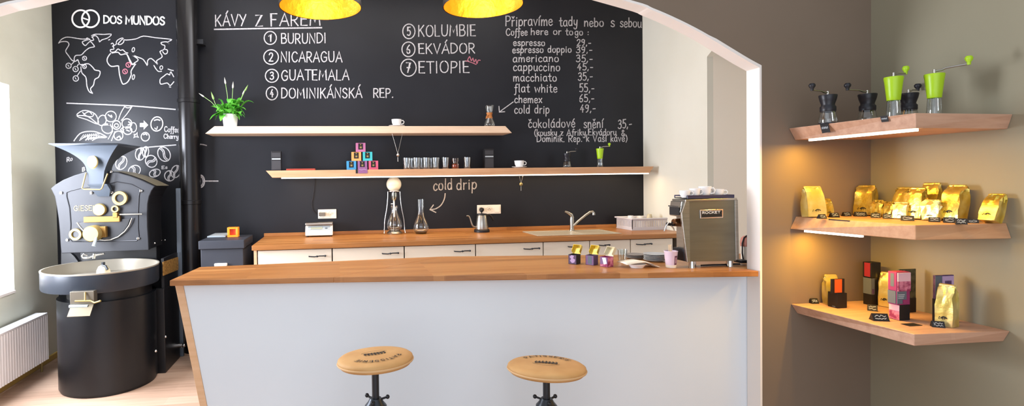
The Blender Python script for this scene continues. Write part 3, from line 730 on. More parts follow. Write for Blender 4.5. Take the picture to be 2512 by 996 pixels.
# ================================================================== STOOLS
def stool(u, v, rpx, yy, label, tilt, txt_rot):
    p = onY(u, v, yy); R = rpx*mpp(p); H = p.z
    t = thing('bar_stool', label, 'stool', (p.x, p.y, 0), group='round stools at the bar')
    sr = Matrix.Rotation(math.radians(tilt[0]), 3, 'Y') @ Matrix.Rotation(math.radians(tilt[1]), 3, 'X')
    T = .042
    prof = [(0, -T), (R*.80, -T), (R*.93, -T*.9), (R*.985, -T*.62), (R*.985, -T*.5), (R*1.0, -T*.4), (R*.99, -T*.2), (R*.93, -T*.02), (R*.8, T*.08), (R*.4, T*.14), (0, T*.15)]
    q = [(0, 0)]
    seat = MB().lathe(prof, (0, 0, 0), 56, sr).build('seat', 'cork', t, smooth=60, loc=(0, 0, H))
    MB().tube([sr @ Vector((R*.993*math.cos(a*PI/24), R*.993*math.sin(a*PI/24), -T*.52)) for a in range(48)], .0045, 6, True).build('welt', 'cork_band', seat, smooth=60)
    def zs(r): 
        r = r/R
        return (T*.15 if r < .4 else T*.15-(r-.4)*.02*.9)+.0012 if r < .75 else T*.1
    rt = math.radians(txt_rot)
    def mp(x, y):
        a = x; r = y; z = T*.15-(T*.06)*(r/R)**2+.002
        c = Vector((r*math.cos(a+rt), r*math.sin(a+rt), z)); return sr @ c
    mb = MB()
    st, L = glyphs('PATISSERIE', 0, .22)
    span = math.radians(118)
    for s in st:
        pts = [(span/2-span*x/L, R*(.60+.13*y)) for x, y in s]
        # stroke in (angle, radius): widen in metres
        Q = [Vector((r_*math.cos(a+rt), r_*math.sin(a+rt))) for a, r_ in pts]
        mb.ribbon(Q, .0042, lambda x, y: sr @ Vector((x, y, T*.15-(T*.06)*((x*x+y*y)/R/R)+.0020+.0002*(MB.k % 5))))
    mb.build('printed_lettering', 'ink', seat, recalc=False); mb = MB()
    flat = lambda x, y: sr @ Vector((x, y, T*.15+.0020+.0002*(MB.k % 5)))
    def rr(x, y): return (x*math.cos(rt-PI/2)-y*math.sin(rt-PI/2), x*math.sin(rt-PI/2)+y*math.cos(rt-PI/2))
    mb.ribbon([rr(*p_) for p_ in ell(0, -.01, R*.36, R*.2, 200, 340, 12)], .0025, flat)
    for k_ in range(-3, 4):
        x = k_*R*.075; mb.ribbon([rr(x, -R*.09), rr(x*1.25, R*.04+R*.05*math.cos(k_)), rr(x*1.1, R*.12-abs(k_)*.003)], .006, flat)
    mb.ribbon([rr(-R*.27, -R*.09), rr(0, -R*.06), rr(R*.27, -R*.09)], .008, flat); mb.ribbon([rr(-R*.22, R*.02), rr(0, R*.05), rr(R*.22, R*.02)], .006, flat)
    mb.build('printed_emblem', 'ink', seat, recalc=False)
    MB().cyl((0, 0, .40), (0, 0, H-T*.8), .0165, seg=18).build('pole', 'pole', t, smooth=40)
    zc = onY(u+3, 992, yy).z
    MB().lathe([(0, zc-.09), (.034, zc-.09), (.034, zc-.05), (.05, zc-.03), (.05, zc-.005), (.036, zc+.012), (.026, zc+.03), (.0168, zc+.03)], seg=24).build('collar', 'pole', t, smooth=40)
    for a in (20, 140, 260):
        kn = MB(); a = math.radians(a+tilt[0]*3); d = Vector((math.cos(a), math.sin(a), 0))
        kn.cyl(Vector((0, 0, zc+.02))+d*.02, Vector((0, 0, zc+.026))+d*.052, .005, seg=8); kn.ball(Vector((0, 0, zc+.027))+d*.056, .010, 10, 6); kn.build('knob', 'black_metal', t, smooth=50)
    for i in range(4):
        a = PI/4+i*PI/2; d = Vector((math.cos(a), math.sin(a), 0))
        lg = MB(); lg.tube([d*.03+Vector((0, 0, zc-.06)), d*.10+Vector((0, 0, .36)), d*.17+Vector((0, 0, .12)), d*.2+Vector((0, 0, 0))], .011, 8); lg.build('leg', 'pole', t, smooth=50)
    MB().tube([Vector((.13*math.cos(a*PI/16), .13*math.sin(a*PI/16), .26)) for a in range(32)], .008, 6, True).build('foot_ring', 'pole', t, smooth=50)
    MB().cyl((0, 0, .34), (0, 0, .42), .03).build('hub', 'pole', t, smooth=40)
    return p
stool(920, 872, 93, 2.38, 'tan round bar stool before the bar seam, its printed lettering on the near rim', (-3.0, -3.5), -90+8)
stool(1340, 893, 94, 2.38, 'tan round bar stool standing to the right, its printed lettering on the far rim', (.8, -4.2), 65)

# ================================================================== RADIATOR
ry1 = onX(118, 800, XL+.13).y
rz0, rz1 = onX(118, 881, XL+.13).z, onX(118, 766, XL+.13).z
rd = thing('radiator', 'white panel radiator with fine vertical ribs, under the window', 'radiator', (XL+.03, ry1-1.5, 0))
MB().box(0, .1, 0, 1.5, rz1-.02, rz1).build('top_grille', 'radiator', rd, bevel=.004)
b = MB(); n = 44
pts = []
for i in range(n):
    y0 = .01+1.48*i/n; d = 1.48/n
    pts += [(.095, y0), (.095, y0+d*.3), (.1, y0+d*.45), (.1, y0+d*.85)]
pts += [(.095, 1.49), (0.005, 1.49), (0.005, .01)]
b.prism(pts, rz0, rz1-.0205, 'z'); b.build('panel', 'radiator', rd)
for y in (.004, 1.496-.004): MB().box(0, .102, y-.004, y+.004, rz0, rz1-.0205).build('side_cover', 'radiator', rd)
vb = MB(); vb.cyl((.05, 1.48, rz0), (.05, 1.48, 0), .01); vb.build('pipe', 'brass', rd, smooth=40)
for y in (.25, 1.2): MB().box(-.027, .004, y, y+.03, rz0+.1, rz1-.08).build('wall_bracket', 'radiator', rd)

# ================================================================== COFFEE ROASTER
YP = 4.80                                   # plane of its front plate
ro = thing('coffee_roaster', 'black drum coffee roaster with a flared hopper and a round cooling tray, beside the window', 'coffee roaster', (0, 0, 0))
def rp(u, v, y=YP): return onY(u, v, y)
def rxz(pts, y=YP): return [(rp(u, v, y).x, rp(u, v, y).z) for u, v in pts]
plate = [(127, 462), (138, 453), (158, 441), (185, 430), (211, 422), (238, 419), (262, 419), (292, 423), (321, 431), (350, 442), (382, 457),
         (374, 468), (368, 482), (364.5, 500), (363.5, 525), (364, 555), (366, 585), (367, 613), (300, 616), (220, 619), (153, 621), (151, 600), (149, 566), (146, 535), (142, 509), (137, 482)]
px_ = rxz(plate)
pm = rp(250, 520)
MB().prism(px_, YP-.02, YP+.02, 'y').build('front_plate', 'roaster_plate', ro, bevel=.006)
yb_ = onX(449, 455, px_[10][0]).y
yb_ = YB-.285
b = MB(); inner = [(pm.x+(x-pm.x)*.985, pm.z+(z-pm.z)*.985) for x, z in px_]
b.prism(inner, YP+.0205, yb_, 'y'); b.build('drum_housing', 'roaster_black', ro)
top = [(x, z+.004) for x, z in px_[:11]]
b = MB()
for (x0, z0), (x1, z1) in zip(top, top[1:]): b.poly([(x0, YP+.021, z0), (x1, YP+.021, z1), (x1, yb_+.01, z1), (x0, yb_+.01, z0)])
b.build('top_cover', mat('beige reflection cover', '#8f8468', .4, metal=.6), ro, smooth=30)  # beige reflection on the steel top is put into its colour
# raised panel line and bolts
b = MB()
ln = [(167, 472), (176, 468), (200, 462), (240, 458), (290, 446), (325, 452), (347, 464), (343, 480), (341, 520), (341, 560), (343, 578), (338, 590), (250, 592), (180, 592), (175, 585), (177, 550), (174, 510), (167, 482), (167, 472)]
b.tube([Vector((p.x, YP-.021, p.z)) for p in (rp(*q) for q in ln[:-1])], .0045, 6, True); b.build('panel_rim', 'roaster_plate', ro, smooth=50)
for q in ((154, 473), (349, 468), (169, 588), (342, 584), (228, 473), (278, 472), (276, 421)):
    p = rp(*q); MB().lathe([(0, .012), (.011, .010), (.013, 0)], (p.x, YP-.021, p.z), 12, Matrix.Rotation(PI/2, 3, 'X')).build('bolt', 'chrome', ro, smooth=50)
# hopper: a four sided funnel with flaring, hollow-curved sides
ht = [rp(119, 354, YP-.16), rp(291, 350, YP-.16)]
hz = (ht[0].z+ht[1].z)/2
yb2 = onX(345, 356, ht[1].x+.02).y if False else YP+.30
xr2 = onY(345, 356, yb2).x
hb0, hb1 = rp(213, 420, YP-.08), rp(256, 417, YP-.08)
hzb = (hb0.z+hb1.z)/2
rows = []
for i in range(13):
    t = i/12; k_ = t**2.1                         # 0 bottom .. 1 top
    z = hzb+(hz-hzb)*t
    x0 = hb0.x+(ht[0].x-hb0.x)*k_; x1 = hb1.x+(ht[1].x-hb1.x)*(k_*.55+.45*t); x2 = hb1.x+(xr2-hb1.x)*k_; x3 = hb0.x+(ht[0].x-hb0.x)*k_
    yf_ = YP-.08-.08*k_; yk = YP+.06+(yb2-YP-.06)*k_
    rows.append([(x0, yf_, z), (x1, yf_, z), (x2, yk, z), (x3, yk, z)])
b = MB(); vv = [[b.v(p) for p in r_] for r_ in rows]
for A, B in zip(vv, vv[1:]):
    for i in range(4): b.face([A[i], A[(i+1) % 4], B[(i+1) % 4], B[i]])
b.face(vv[0])
hop = b.build('hopper', 'hopper', ro, smooth=35)
sm_ = hop.modifiers.new('wall', 'SOLIDIFY'); sm_.thickness = .006; sm_.offset = 0
p = rp(226, 397, YP-.125); k = mpp(p)
MB().lathe([(0, .008), (15*k, .008), (17*k, 0)], (p.x, YP-.115, p.z), 28, Matrix.Rotation(math.radians(-20), 3, 'Y') @ Matrix.Rotation(PI/2-.35, 3, 'X'), sx=.78, sy=1.12).build('bean_window', 'brass', hop, smooth=40)
# throat under the hopper
def quad_loft(rws, name, m_, par):
    b = MB(); vv = [[b.v(p) for p in r_] for r_ in rws]
    for A, B in zip(vv, vv[1:]):
        for i in range(4): b.face([A[i], A[(i+1) % 4], B[(i+1) % 4], B[i]])
    b.face(vv[0]); b.face(vv[-1]); return b.build(name, m_, par, smooth=30)
def tr(u0, u1, v, yf, yk):
    a, c = rp(u0, v, yf), rp(u1, v, yf); return [(a.x, yf, a.z), (c.x, yf, a.z), (c.x, yk, a.z), (a.x, yk, a.z)]
quad_loft([tr(220, 252, 455, YP-.07, YP-.01), tr(213, 256, 419, YP-.085, YP+.03)], 'throat', 'hopper', ro)
quad_loft([tr(240, 268, 482, YP-.035, YP-.02), tr(226, 270, 466, YP-.06, YP-.02), tr(214, 262, 452, YP-.075, YP-.02)], 'chute', 'hopper', ro)
b = MB(); b.tube([rp(211, 424, YP-.09), rp(201, 462, YP-.11), rp(206, 464, YP-.11), rp(246, 465, YP-.11), rp(250, 462, YP-.11), rp(264, 426, YP-.085)], .006, 8); b.build('slide_handle', 'brass', ro, smooth=50)
RX = Matrix.Rotation(PI/2, 3, 'X')
def disc(u, v, rpx, prof, name, m_, par=ro, dy=0, seg=28):
    p = rp(u, v); k = mpp(p)*rpx
    return MB().lathe([(r_*k, h) for r_, h in prof], (p.x, YP-.021-dy, p.z), seg, RX).build(name, m_, par, smooth=40)
sg = disc(299, 486, 17, [(.55, .02), (.62, .032), (1, .032), (1.02, .02), (1, 0)], 'sight_glass', 'brass')
disc(299, 486, 17, [(0, .016), (.56, .016)], 'lens', 'black_soft', sg)
disc(249, 514, 15, [(0, .03), (.9, .03), (1, .022), (1, 0)], 'thermometer', 'brass')
rg = disc(288, 512, 8.5, [(.55, .01), (.6, .035), (1, .035), (1.02, .02), (1, 0)], 'tryer_ring', 'brass')
disc(288, 512, 8.5, [(0, .02), (.57, .02)], 'lens', 'black_soft', rg)
b = MB(); a, c = rp(283, 521), rp(295, 533); b.box(a.x, c.x, YP-.06, YP-.021, c.z, a.z); b.build('tryer_block', 'brass_dark', ro, bevel=.004)
MB().tube([rp(294, 526, YP-.05), rp(349, 525, YP-.05)], .0075, 8).build('tryer_rod', 'steel', ro, smooth=50)
b = MB(); a, c = rp(212, 531), rp(300, 543); b.box(a.x, c.x, YP-.055, YP-.021, c.z, a.z); b.build('brass_bar', 'brass_dark', ro, bevel=.004)
# half round discharge door
arc = [(189, 546), (196, 556), (206, 567), (222, 579), (240, 587), (255, 589), (272, 588), (290, 581), (306, 568), (317, 553), (324, 535)]
dd = MB().prism(rxz(arc), YP-.035, YP-.021, 'y').build('discharge_door', 'roaster_black', ro, bevel=.003)
MB().tube([rp(u, v, YP-.037) for u, v in arc], .0055, 8).build('steel_edge', 'steel', dd, smooth=50)
p = rp(240, 570); k = mpp(p)
MB().lathe([(0, .10), (17*k, .10), (19*k, .09), (19*k, .0), (0, 0)], (p.x, YP-.036, p.z), 28, RX).build('counterweight', 'brass', dd, smooth=40)
b = MB(); a, c = rp(254, 554), rp(269, 580); b.box(a.x, c.x, YP-.075, YP-.036, c.z, a.z); b.build('door_latch', 'brass_dark', dd, bevel=.004)
MB().tube([rp(236, 583, YP-.13), rp(233, 594, YP-.15), rp(230, 604, YP-.16)], [.009, .013, .015], 10).build('door_handle', 'light_grey', dd, smooth=50)
ar = disc(191, 574, 14, [(.55, .012), (.62, .028), (1, .028), (1.02, .018), (1, 0)], 'air_gauge', 'brass')
disc(191, 574, 14, [(0, .012), (.57, .012)], 'lens', 'black_soft', ar)
mb = MB(); write(mb, 'GIESEN', (181, 517), (238, 516), -12, 1.5, lambda u, v: rp(u, v, YP-.0235-.0002*(MB.k % 5)), 0, .08); mb.build('raised_lettering', 'brass', ro, recalc=False)
b = MB(); b.tube([rp(214, 626, YP-.02), rp(205, 624, YP-.04), rp(200, 628, YP-.05), rp(204, 633, YP-.05), rp(218, 632, YP-.05), rp(232, 627, YP-.03), rp(256, 622, YP-.02)], .009, 8); b.cyl(rp(232, 622, YP-.03), rp(230, 634, YP-.03), .014); b.build('drain_pipe', 'chrome', ro, smooth=50)
# right side fittings
xs = px_[15][0]
b = MB()
for u, v in ((383, 597), (400, 590), (409, 589)):
    p = onX(u, v, xs+.01); b.ball((xs-.005, p.y, p.z), .014 if u < 390 else .008, 10, 6)
b.build('side_bolts', 'chrome', ro, smooth=50)
# cooling tray
zr = onY(248, 654, 4.62).z
cL, cR = onY(108, 660, 4.62), onY(389, 650, 4.62)
TR = (cR.x-cL.x)/2*.965; TX = (cL.x+cR.x)/2; TY = 4.62
hgt = 47*mpp((TX, TY-TR, zr))
ct = MB().lathe([(0, zr-hgt), (TR*.99, zr-hgt), (TR, zr-hgt+.01), (TR, zr)], (TX, TY, 0), 64).build('cooling_tray', 'tray', ro, smooth=40)
MB().lathe([(TR+.001, zr-.004), (TR+.002, zr+.006), (TR-.012, zr+.006), (TR-.014, zr-.01), (TR-.02, zr-hgt*.66), (0, zr-hgt*.66)], (TX, TY, 0), 64).build('tray_lining', 'tray_steel', ct, smooth=40)
hub = MB(); hub.lathe([(0, zr-hgt*.65), (.055, zr-hgt*.65), (.05, zr-.03), (.036, zr+.002), (.015, zr+.012), (0, zr+.013)], (TX+.01, TY, 0), 24)
hb_ = hub.build('stirrer_hub', 'lid_pale', ct, smooth=50)
b = MB(); b.tube([(TX+.01, TY-.02, zr+.014), (TX+.04, TY-.03, zr+.008), (TX+.058, TY-.04, zr-.02)], .009, 8); b.cyl((TX+.01, TY, zr+.01), (TX+.01, TY, zr+.035), .014)
for a in (0, 90, 180, 270):
    a = math.radians(a+25); b.tube([(TX+.01+.06*math.cos(a), TY+.06*math.sin(a), zr-hgt*.5), (TX+TR*.9*math.cos(a), TY+TR*.9*math.sin(a), zr-hgt*.58)], .010, 6)
b.build('stirrer_arm', 'pole', ct, smooth=50)
# base drum
g = onZ(262, 967, 0)
bl_, br_ = onY(146, 760, TY), onY(384, 760, TY)
BRd = (br_.x-bl_.x)/2*.955; BX = (bl_.x+br_.x)/2
zb1 = onY(250, 742, TY-BRd).z
MB().lathe([(0, 0), (BRd*.97, 0), (BRd*.97, .02), (BRd, .021), (BRd, zb1), (0, zb1)], (BX, TY, 0), 64).build('base_drum', 'roaster', ro, smooth=40)
MB().lathe([(BRd*.86, zb1), (BRd*.86, zr-hgt)], (BX+.02, TY, 0), 48).build('tray_neck', 'roaster_black', ro, smooth=40)
# rear base and body under the drum housing
xrb = onZ(446, 872, 0).x
MB().box(BX-.1, xrb, TY+.12, yb_, .0, zb1).build('rear_base', 'roaster_black', ro, bevel=.006)
MB().box(px_[20][0]+.02, xs-.02, TY+TR+.012, yb_-.005, zb1+.001, px_[19][1]+.03).build('body', 'roaster_black', ro, bevel=.006)
b = MB(); b.prism(rxz([(150, 618), (150, 650), (192, 650), (191, 641), (182, 629), (170, 618)], TY+TR-.03), TY+TR-.03, TY+TR+.011, 'y'); b.build('tray_bracket', 'roaster', ro)
a, c = onX(400, 662, xrb+.004), onX(441, 640, xrb+.004); c.y = min(c.y, yb_-.01)
b = MB(); b.hull8([(xrb+.001, a.y, onX(400, 676, xrb).z), (xrb+.006, a.y, onX(400, 676, xrb).z), (xrb+.006, c.y, onX(441, 659, xrb).z), (xrb+.001, c.y, onX(441, 659, xrb).z)],
                 [(xrb+.001, a.y, onX(400, 642, xrb).z), (xrb+.006, a.y, onX(400, 642, xrb).z), (xrb+.006, c.y, onX(441, 628, xrb).z), (xrb+.001, c.y, onX(441, 628, xrb).z)])
b.build('brass_plate', mat('perforated brass', '#b88a4a', .5, metal=.5, noise=('#8a6230', (50, 50, 50), .5, .6)), ro)
MB().box(xrb-.022, xrb, 4.75, yb_-.012, zb1+.001, onX(420, 640, xrb).z+.05).build('side_column', 'roaster_black', ro)
# tray outlet
fy = TY-TR
a, c = onY(171, 716, fy-.03), onY(231, 769, fy-.03); zk = onY(200, 747, fy-.03).z
cg = MB().box(a.x, c.x, fy-.03, fy+.03, zk, a.z).build('tray_outlet', mat('worn steel', '#8c8578', .35, metal=.8), ro, bevel=.003)
b = MB(); b.hull8([(a.x+.01, fy-.10, c.z), (c.x, fy-.10, c.z), (c.x, fy-.095, c.z-.004), (a.x+.01, fy-.095, c.z-.004)], [(a.x+.01, fy-.035, zk), (c.x, fy-.035, zk), (c.x, fy-.03, zk), (a.x+.01, fy-.03, zk)]); b.build('chute_lip', 'worn', cg)
b = MB(); q = onY(185, 739, fy-.05); b.tube([onY(184, 739, fy-.05), onY(222, 738, fy-.05), onY(232, 743, fy-.06), onY(247, 738, fy-.07)], .007, 8); b.tube([onY(209, 717, fy-.035), onY(209, 737, fy-.05)], .006, 6); b.build('outlet_lever', 'brass', cg, smooth=50)
MB().tube([onY(170, 752, fy-.04), onY(216, 751, fy-.04)], .012, 10).build('hinge', 'light_grey', cg, smooth=50)
b = MB(); p = onX(388, 860, xrb+.01)
for u, v in ((382, 861), (406, 826)): q = onX(u, v, xrb); b.ball((xrb, min(q.y, yb_-.02), q.z), .012, 8, 6)
b.build('base_bolts', 'chrome', ro, smooth=50)
b = MB(); q = onX(446, 838, xrb); b.cyl((xrb-.01, yb_-.06, q.z), (xrb+.04, yb_-.06, q.z), .02); b.ball((xrb+.055, yb_-.06, q.z), .016, 10, 6); b.build('gas_fitting', 'chrome', ro, smooth=50)

# ================================================================== FLUE PIPE
yp = YB-.113
pc, pe = onY(430, 120, yp-.05), onY(482, 120, yp-.05)
pr = min((pe.x-pc.x)/2, .098); pX = (pc.x+pe.x)/2; pB = (onY(440, 600, yp-.05).x+onY(489, 600, yp-.05).x)/2
fl = thing('flue_pipe', 'glossy black flue pipe running up the wall behind the roaster', 'pipe', (pX, yp, 0))
MB().lathe([(0, .06), (pr, .06), (pr, ZCEIL-.002), (0, ZCEIL-.002)], seg=32).build('tube', 'pipe', fl, smooth=40)
for v in (245, 497):
    z = onY(455, v, yp-pr).z; MB().lathe([(pr, z-.02), (pr+.008, z-.016), (pr+.008, z+.016), (pr, z+.02)], seg=32).build('collar', 'pipe', fl, smooth=30)
z = onY(488, 103, yp).z
b = MB(); b.box(pr*.9, pr+.055, -.02, .02, z-.022, z+.022); b.box(pr+.0, pr+.05, .0, YB-yp-.001, z-.012, z+.012); b.build('wall_bracket', 'black_metal', fl)
MB().lathe([(0, 0), (pr*.9, 0), (pr*.9, .06), (0, .06)], seg=24).build('foot', 'pipe', fl, smooth=40)
# grey post beside the flue
pl = thing('slim_post', 'slim blue grey steel post in front of the flue, right of the roaster', 'post', (onY(440, 600, 5.185).x, 5.185, 0))
MB().box(-.020, .020, -.015, .015, 0, onY(436, 462, 5.185).z).build('post', mat('blue grey paint', '#59636e', .4), pl, bevel=.006)

# ================================================================== DARK GREY BIN CABINET WITH ORANGE CUBE
cy0, cy1 = 4.78, 5.22
x0, x1 = onY(492, 620, cy0).x, onY(597, 620, cy0).x
zt0 = onY(545, 590, cy0-.02).z
zl0_ = onY(545, 611, cy0-.02).z
cb = thing('steel_bin', 'dark grey steel chaff bin with overhanging lid, between flue and worktop', 'bin', (x0, cy0, 0))
MB().box(0, x1-x0, 0, cy1-cy0, 0, zl0_).build('body', 'dark_grey', cb, bevel=.006)
MB().box(-.012, x1-x0+.012, -.02, cy1-cy0+.01, zl0_+.001, zt0).build('lid', 'dark_grey', cb, bevel=.005)
h0, h1 = onY(526, 650, cy0-.02), onY(557, 650, cy0-.02)
b = MB(); b.box(h0.x-x0, h1.x-x0, -.03, 0, h0.z-.012, h0.z+.012); b.build('handle', 'off_white', cb, bevel=.004)
q0, q1 = onZ(508, 583, zt0), onZ(553, 574, zt0)
t = thing('grey_tablet', 'flat pale grey pad lying on the steel bin lid', 'pad', (q0.x, q0.y, zt0+.0005))
MB().box(0, onZ(551, 583, zt0).x-q0.x, 0, max(.1, q1.y-q0.y), 0, .012).build('pad', 'light_grey', t, bevel=.003)
MB().box(.02, onZ(551, 583, zt0).x-q0.x-.02, .02, max(.1, q1.y-q0.y)-.02, .0122, .0128).build('screen', 'slate_pale', t)
q = onZ(571, 582, zt0); k = mpp(q)
t = thing('orange_box', 'small orange box with an open red front, on the steel bin lid', 'box', (q.x-13*k, q.y, zt0+.0005))
W_, H_ = 26*k, 24*k
b = MB(); b.box(0, W_, 0, W_*.7, 0, H_*.2); b.box(0, W_*.22, 0, W_*.7, H_*.2, H_); b.box(W_*.78, W_, 0, W_*.7, H_*.2, H_); b.box(W_*.22, W_*.78, 0, W_*.7, H_*.82, H_); b.box(W_*.22, W_*.78, W_*.3, W_*.7, H_*.2, H_*.82); b.build('shell', 'orange', t, bevel=.003)
MB().box(W_*.22, W_*.78, W_*.28, W_*.298, H_*.2, H_*.82).build('red_front', 'orange_dark', t)

def settle(t, loc):
    loc = Vector(loc); t.location = loc
    for c in t.children: c.matrix_parent_inverse = Matrix.Translation(-loc)
settle(bar, ((A_.x+C_.x)/2, (A_.y+E_.y)/2, 0)); settle(sp, (xa+.02, yF+.3, 0)); settle(ro, (BX, TY, 0))
settle(up_shelf, (.3, YB, ZU)); settle(lo_shelf, (1.4, YB, ZL))
for s_, z in ((s1_, ZS1), (s2_, ZS2), (s3_, ZS3)): settle(s_, (XR, YA, z))

# ================================================================== THINGS ON THE WALL SHELVES
YI = YS+.10
def onU(u): return Vector((onY(u, 308, YI).x, YI, ZU))
def onL(u, y=YI): return Vector((onY(u, 414, y).x, y, ZL))
KS = mpp((.5, YI, ZU))                       # metres per photo pixel at the shelves
# potted plant
p = onU(565)
pt = thing('potted_plant', 'peace lily with white flowers in a white pot, on the upper shelf', 'plant', p)
MB().lathe([(0, 0), (15*KS, 0), (18*KS, 30*KS), (16.5*KS, 30*KS), (16*KS, 25*KS), (0, 25*KS)], seg=32).build('pot', 'white', pt, smooth=40)
MB().lathe([(16*KS, 25.2*KS), (0, 26*KS)], seg=20).build('soil', 'soil', pt)
rnd = random.Random(5)
def blade(b, base, az, L, w, rise, droop):
    d = Vector((math.cos(az), math.sin(az), 0)); s = Vector((-math.sin(az), math.cos(az), 0)); rows = []
    for i in range(9):
        t = i/8; p_ = base + d*(L*(t**.85)*.9) + Vector((0, 0, 1))*(rise*math.sin(t*PI*.5) - droop*t*t)
        ww = w*(.10 if t < .3 else math.sin(min(1, (t-.22)/.78)*PI)**.75) if i < 8 else 0
        ww = max(ww, .0012)
        fold = Vector((0, 0, ww*.35))
        rows.append([b.v(p_-s*ww+fold), b.v(p_), b.v(p_+s*ww+fold)])
    for A, B in zip(rows, rows[1:]):
        b.face([A[0], A[1], B[1], B[0]]); b.face([A[1], A[2], B[2], B[1]])
b = MB()
for i in range(64):
    az = rnd.uniform(0, 2*PI); inner = rnd.random()
    L = KS*rnd.uniform(18, 58)*(1 if abs(math.cos(az)) > .5 else .62)
    if math.sin(az) > 0: L = min(L, .14)
    blade(b, Vector((rnd.uniform(-.03, .03), rnd.uniform(-.03, .03), 25*KS)), az, L, KS*rnd.uniform(5.5, 9.5), KS*rnd.uniform(14, 50), KS*rnd.uniform(0, 36))
b.build('foliage', 'leaf', pt, smooth=80, recalc=False)
def lily(tip, base, s=1.0, m_='flower'):
    d = (Vector(tip)-Vector(base)).normalized(); tip = Vector(tip)
    st = MB().tube([Vector(base)*.0+Vector((Vector(base).x*.3, -.01, 26*KS)), Vector(base), tip], .0022, 6).build('stem', 'leaf_pale', pt, smooth=60)
    q = d.to_track_quat('Z', 'Y').to_matrix(); L = 13*KS*s
    MB().lathe([(0, -L*.4), (3.6*KS*s, -L*.1), (3.2*KS*s, L*.3), (1.2*KS*s, L*.7), (0, L)], tip, 10, q, sx=1, sy=.5).build('flower', m_, st, smooth=60)
def kp(u, v, y=-.03): return Vector(((u-565)*KS, y, (307-v)*KS))
lily(kp(557, 203), kp(561, 232)); lily(kp(574, 213), kp(572, 240)); lily(kp(506, 235), kp(524, 248), .9); lily(kp(603, 219), kp(590, 245), 1.0, 'leaf_pale'); lily(kp(529, 239), kp(534, 255), 1.2, 'leaf_pale'); lily(kp(597, 228), kp(588, 250), .8)

def lathe_thing(): pass
# cup on saucer
def make_saucer(loc, label, R):
    s = MB().lathe([(0, .002), (R*.5, .002), (R*.55, 0), (R*.6, .003), (R, .012), (R*.99, .015), (R*.6, .008), (0, .007)], seg=32).build('saucer', 'white', smooth=50, loc=loc)
    return tag(s, label, 'saucer', 'cups and saucers on the wall shelves')
def make_cup(loc, label, R, H, ang=0, group=None):
    t = thing('coffee_cup', label, 'cup', loc, ang, group)
    MB().lathe([(0, 0), (R*.55, 0), (R*.6, .003), (R*.9, H*.45), (R, H), (R*.93, H), (R*.84, H*.45), (R*.5, H*.12), (0, H*.1)], seg=28).build('cup_body', 'white', t, smooth=50)
    MB().tube([(R*.92, 0, H*.82), (R*1.25, 0, H*.86), (R*1.48, 0, H*.66), (R*1.35, 0, H*.4), (R*.84, 0, H*.32)], R*.1, 8).build('handle', 'white', t, smooth=60)
    return t
p = onU(973); make_saucer(p, 'white saucer under the cup on the upper shelf', 20*KS); cupA = make_cup(p+Vector((0, 0, .0075)), 'white espresso cup on a saucer on the upper shelf', 12.5*KS, 17*KS, 0, 'cups and saucers on the wall shelves')
p = onL(1274); make_saucer(p, 'white saucer under the cup on the lower shelf', 19*KS); dup(cupA, p+Vector((0, 0, .0075)), 'white espresso cup on a saucer on the lower shelf')
# chain ornaments hanging below the cups
def ornament(u0, u1, um, vt, vb, label, z_top, m_, y):
    a, c, e_ = onY(u0, vt, y), onY(u1, vt, y), onY(um, vb, y); a.z = c.z = z_top
    t = thing('hanging_chain', label, 'ornament', (e_.x, y, z_top))
    o = Vector((e_.x, y, z_top))
    b = MB(); b.tube([a-o, e_-o+Vector((0, 0, .01))], .0018, 6); b.tube([c-o, e_-o+Vector((0, 0, .01))], .0018, 6); b.tube([e_-o+Vector((0, 0, -.02)), e_-o+Vector((0, 0, -.065))], .003, 6); b.build('chain', 'steel', t)
    MB().ball(e_-o, .0165, 14, 8).build('ball', m_, t, smooth=60)
ornament(962, 987, 976, 330, 380, 'thin chain with a silver ball hanging from the upper shelf under the cup', ZU-.075, 'chrome', YS-.004)
ornament(1273, 1284, 1278, 434, 452, 'small gold charm on a short chain hanging from the lower shelf', zlb-.0005, 'brass', YS-.004)
# carafe with leather tie
p = onU(1201)
t = thing('glass_coffee_carafe', 'hourglass glass coffee carafe with a tan leather tie on the upper shelf', 'carafe', p)
k = KS
MB().lathe([(0, .002), (12*k, .002), (14*k, 4*k), (13.5*k, 10*k), (5.5*k, 27*k), (5.2*k, 31*k), (12*k, 54*k)], seg=32).build('vessel', 'glass', t, smooth=60)
MB().lathe([(8.2*k, 22*k), (6.5*k, 27*k), (6.5*k, 31*k), (8.0*k, 36*k)], seg=24).build('collar', 'tape', t, smooth=60)
b = MB(); b.tube([(-5*k, -6*k, 28*k), (-10*k, -7*k, 26*k), (-11*k, -7*k, 20*k)], .0035, 6); b.ball((-7*k, -6.5*k, 28*k), .009, 8, 6); b.build('leather_tie', 'tape', t, smooth=60)
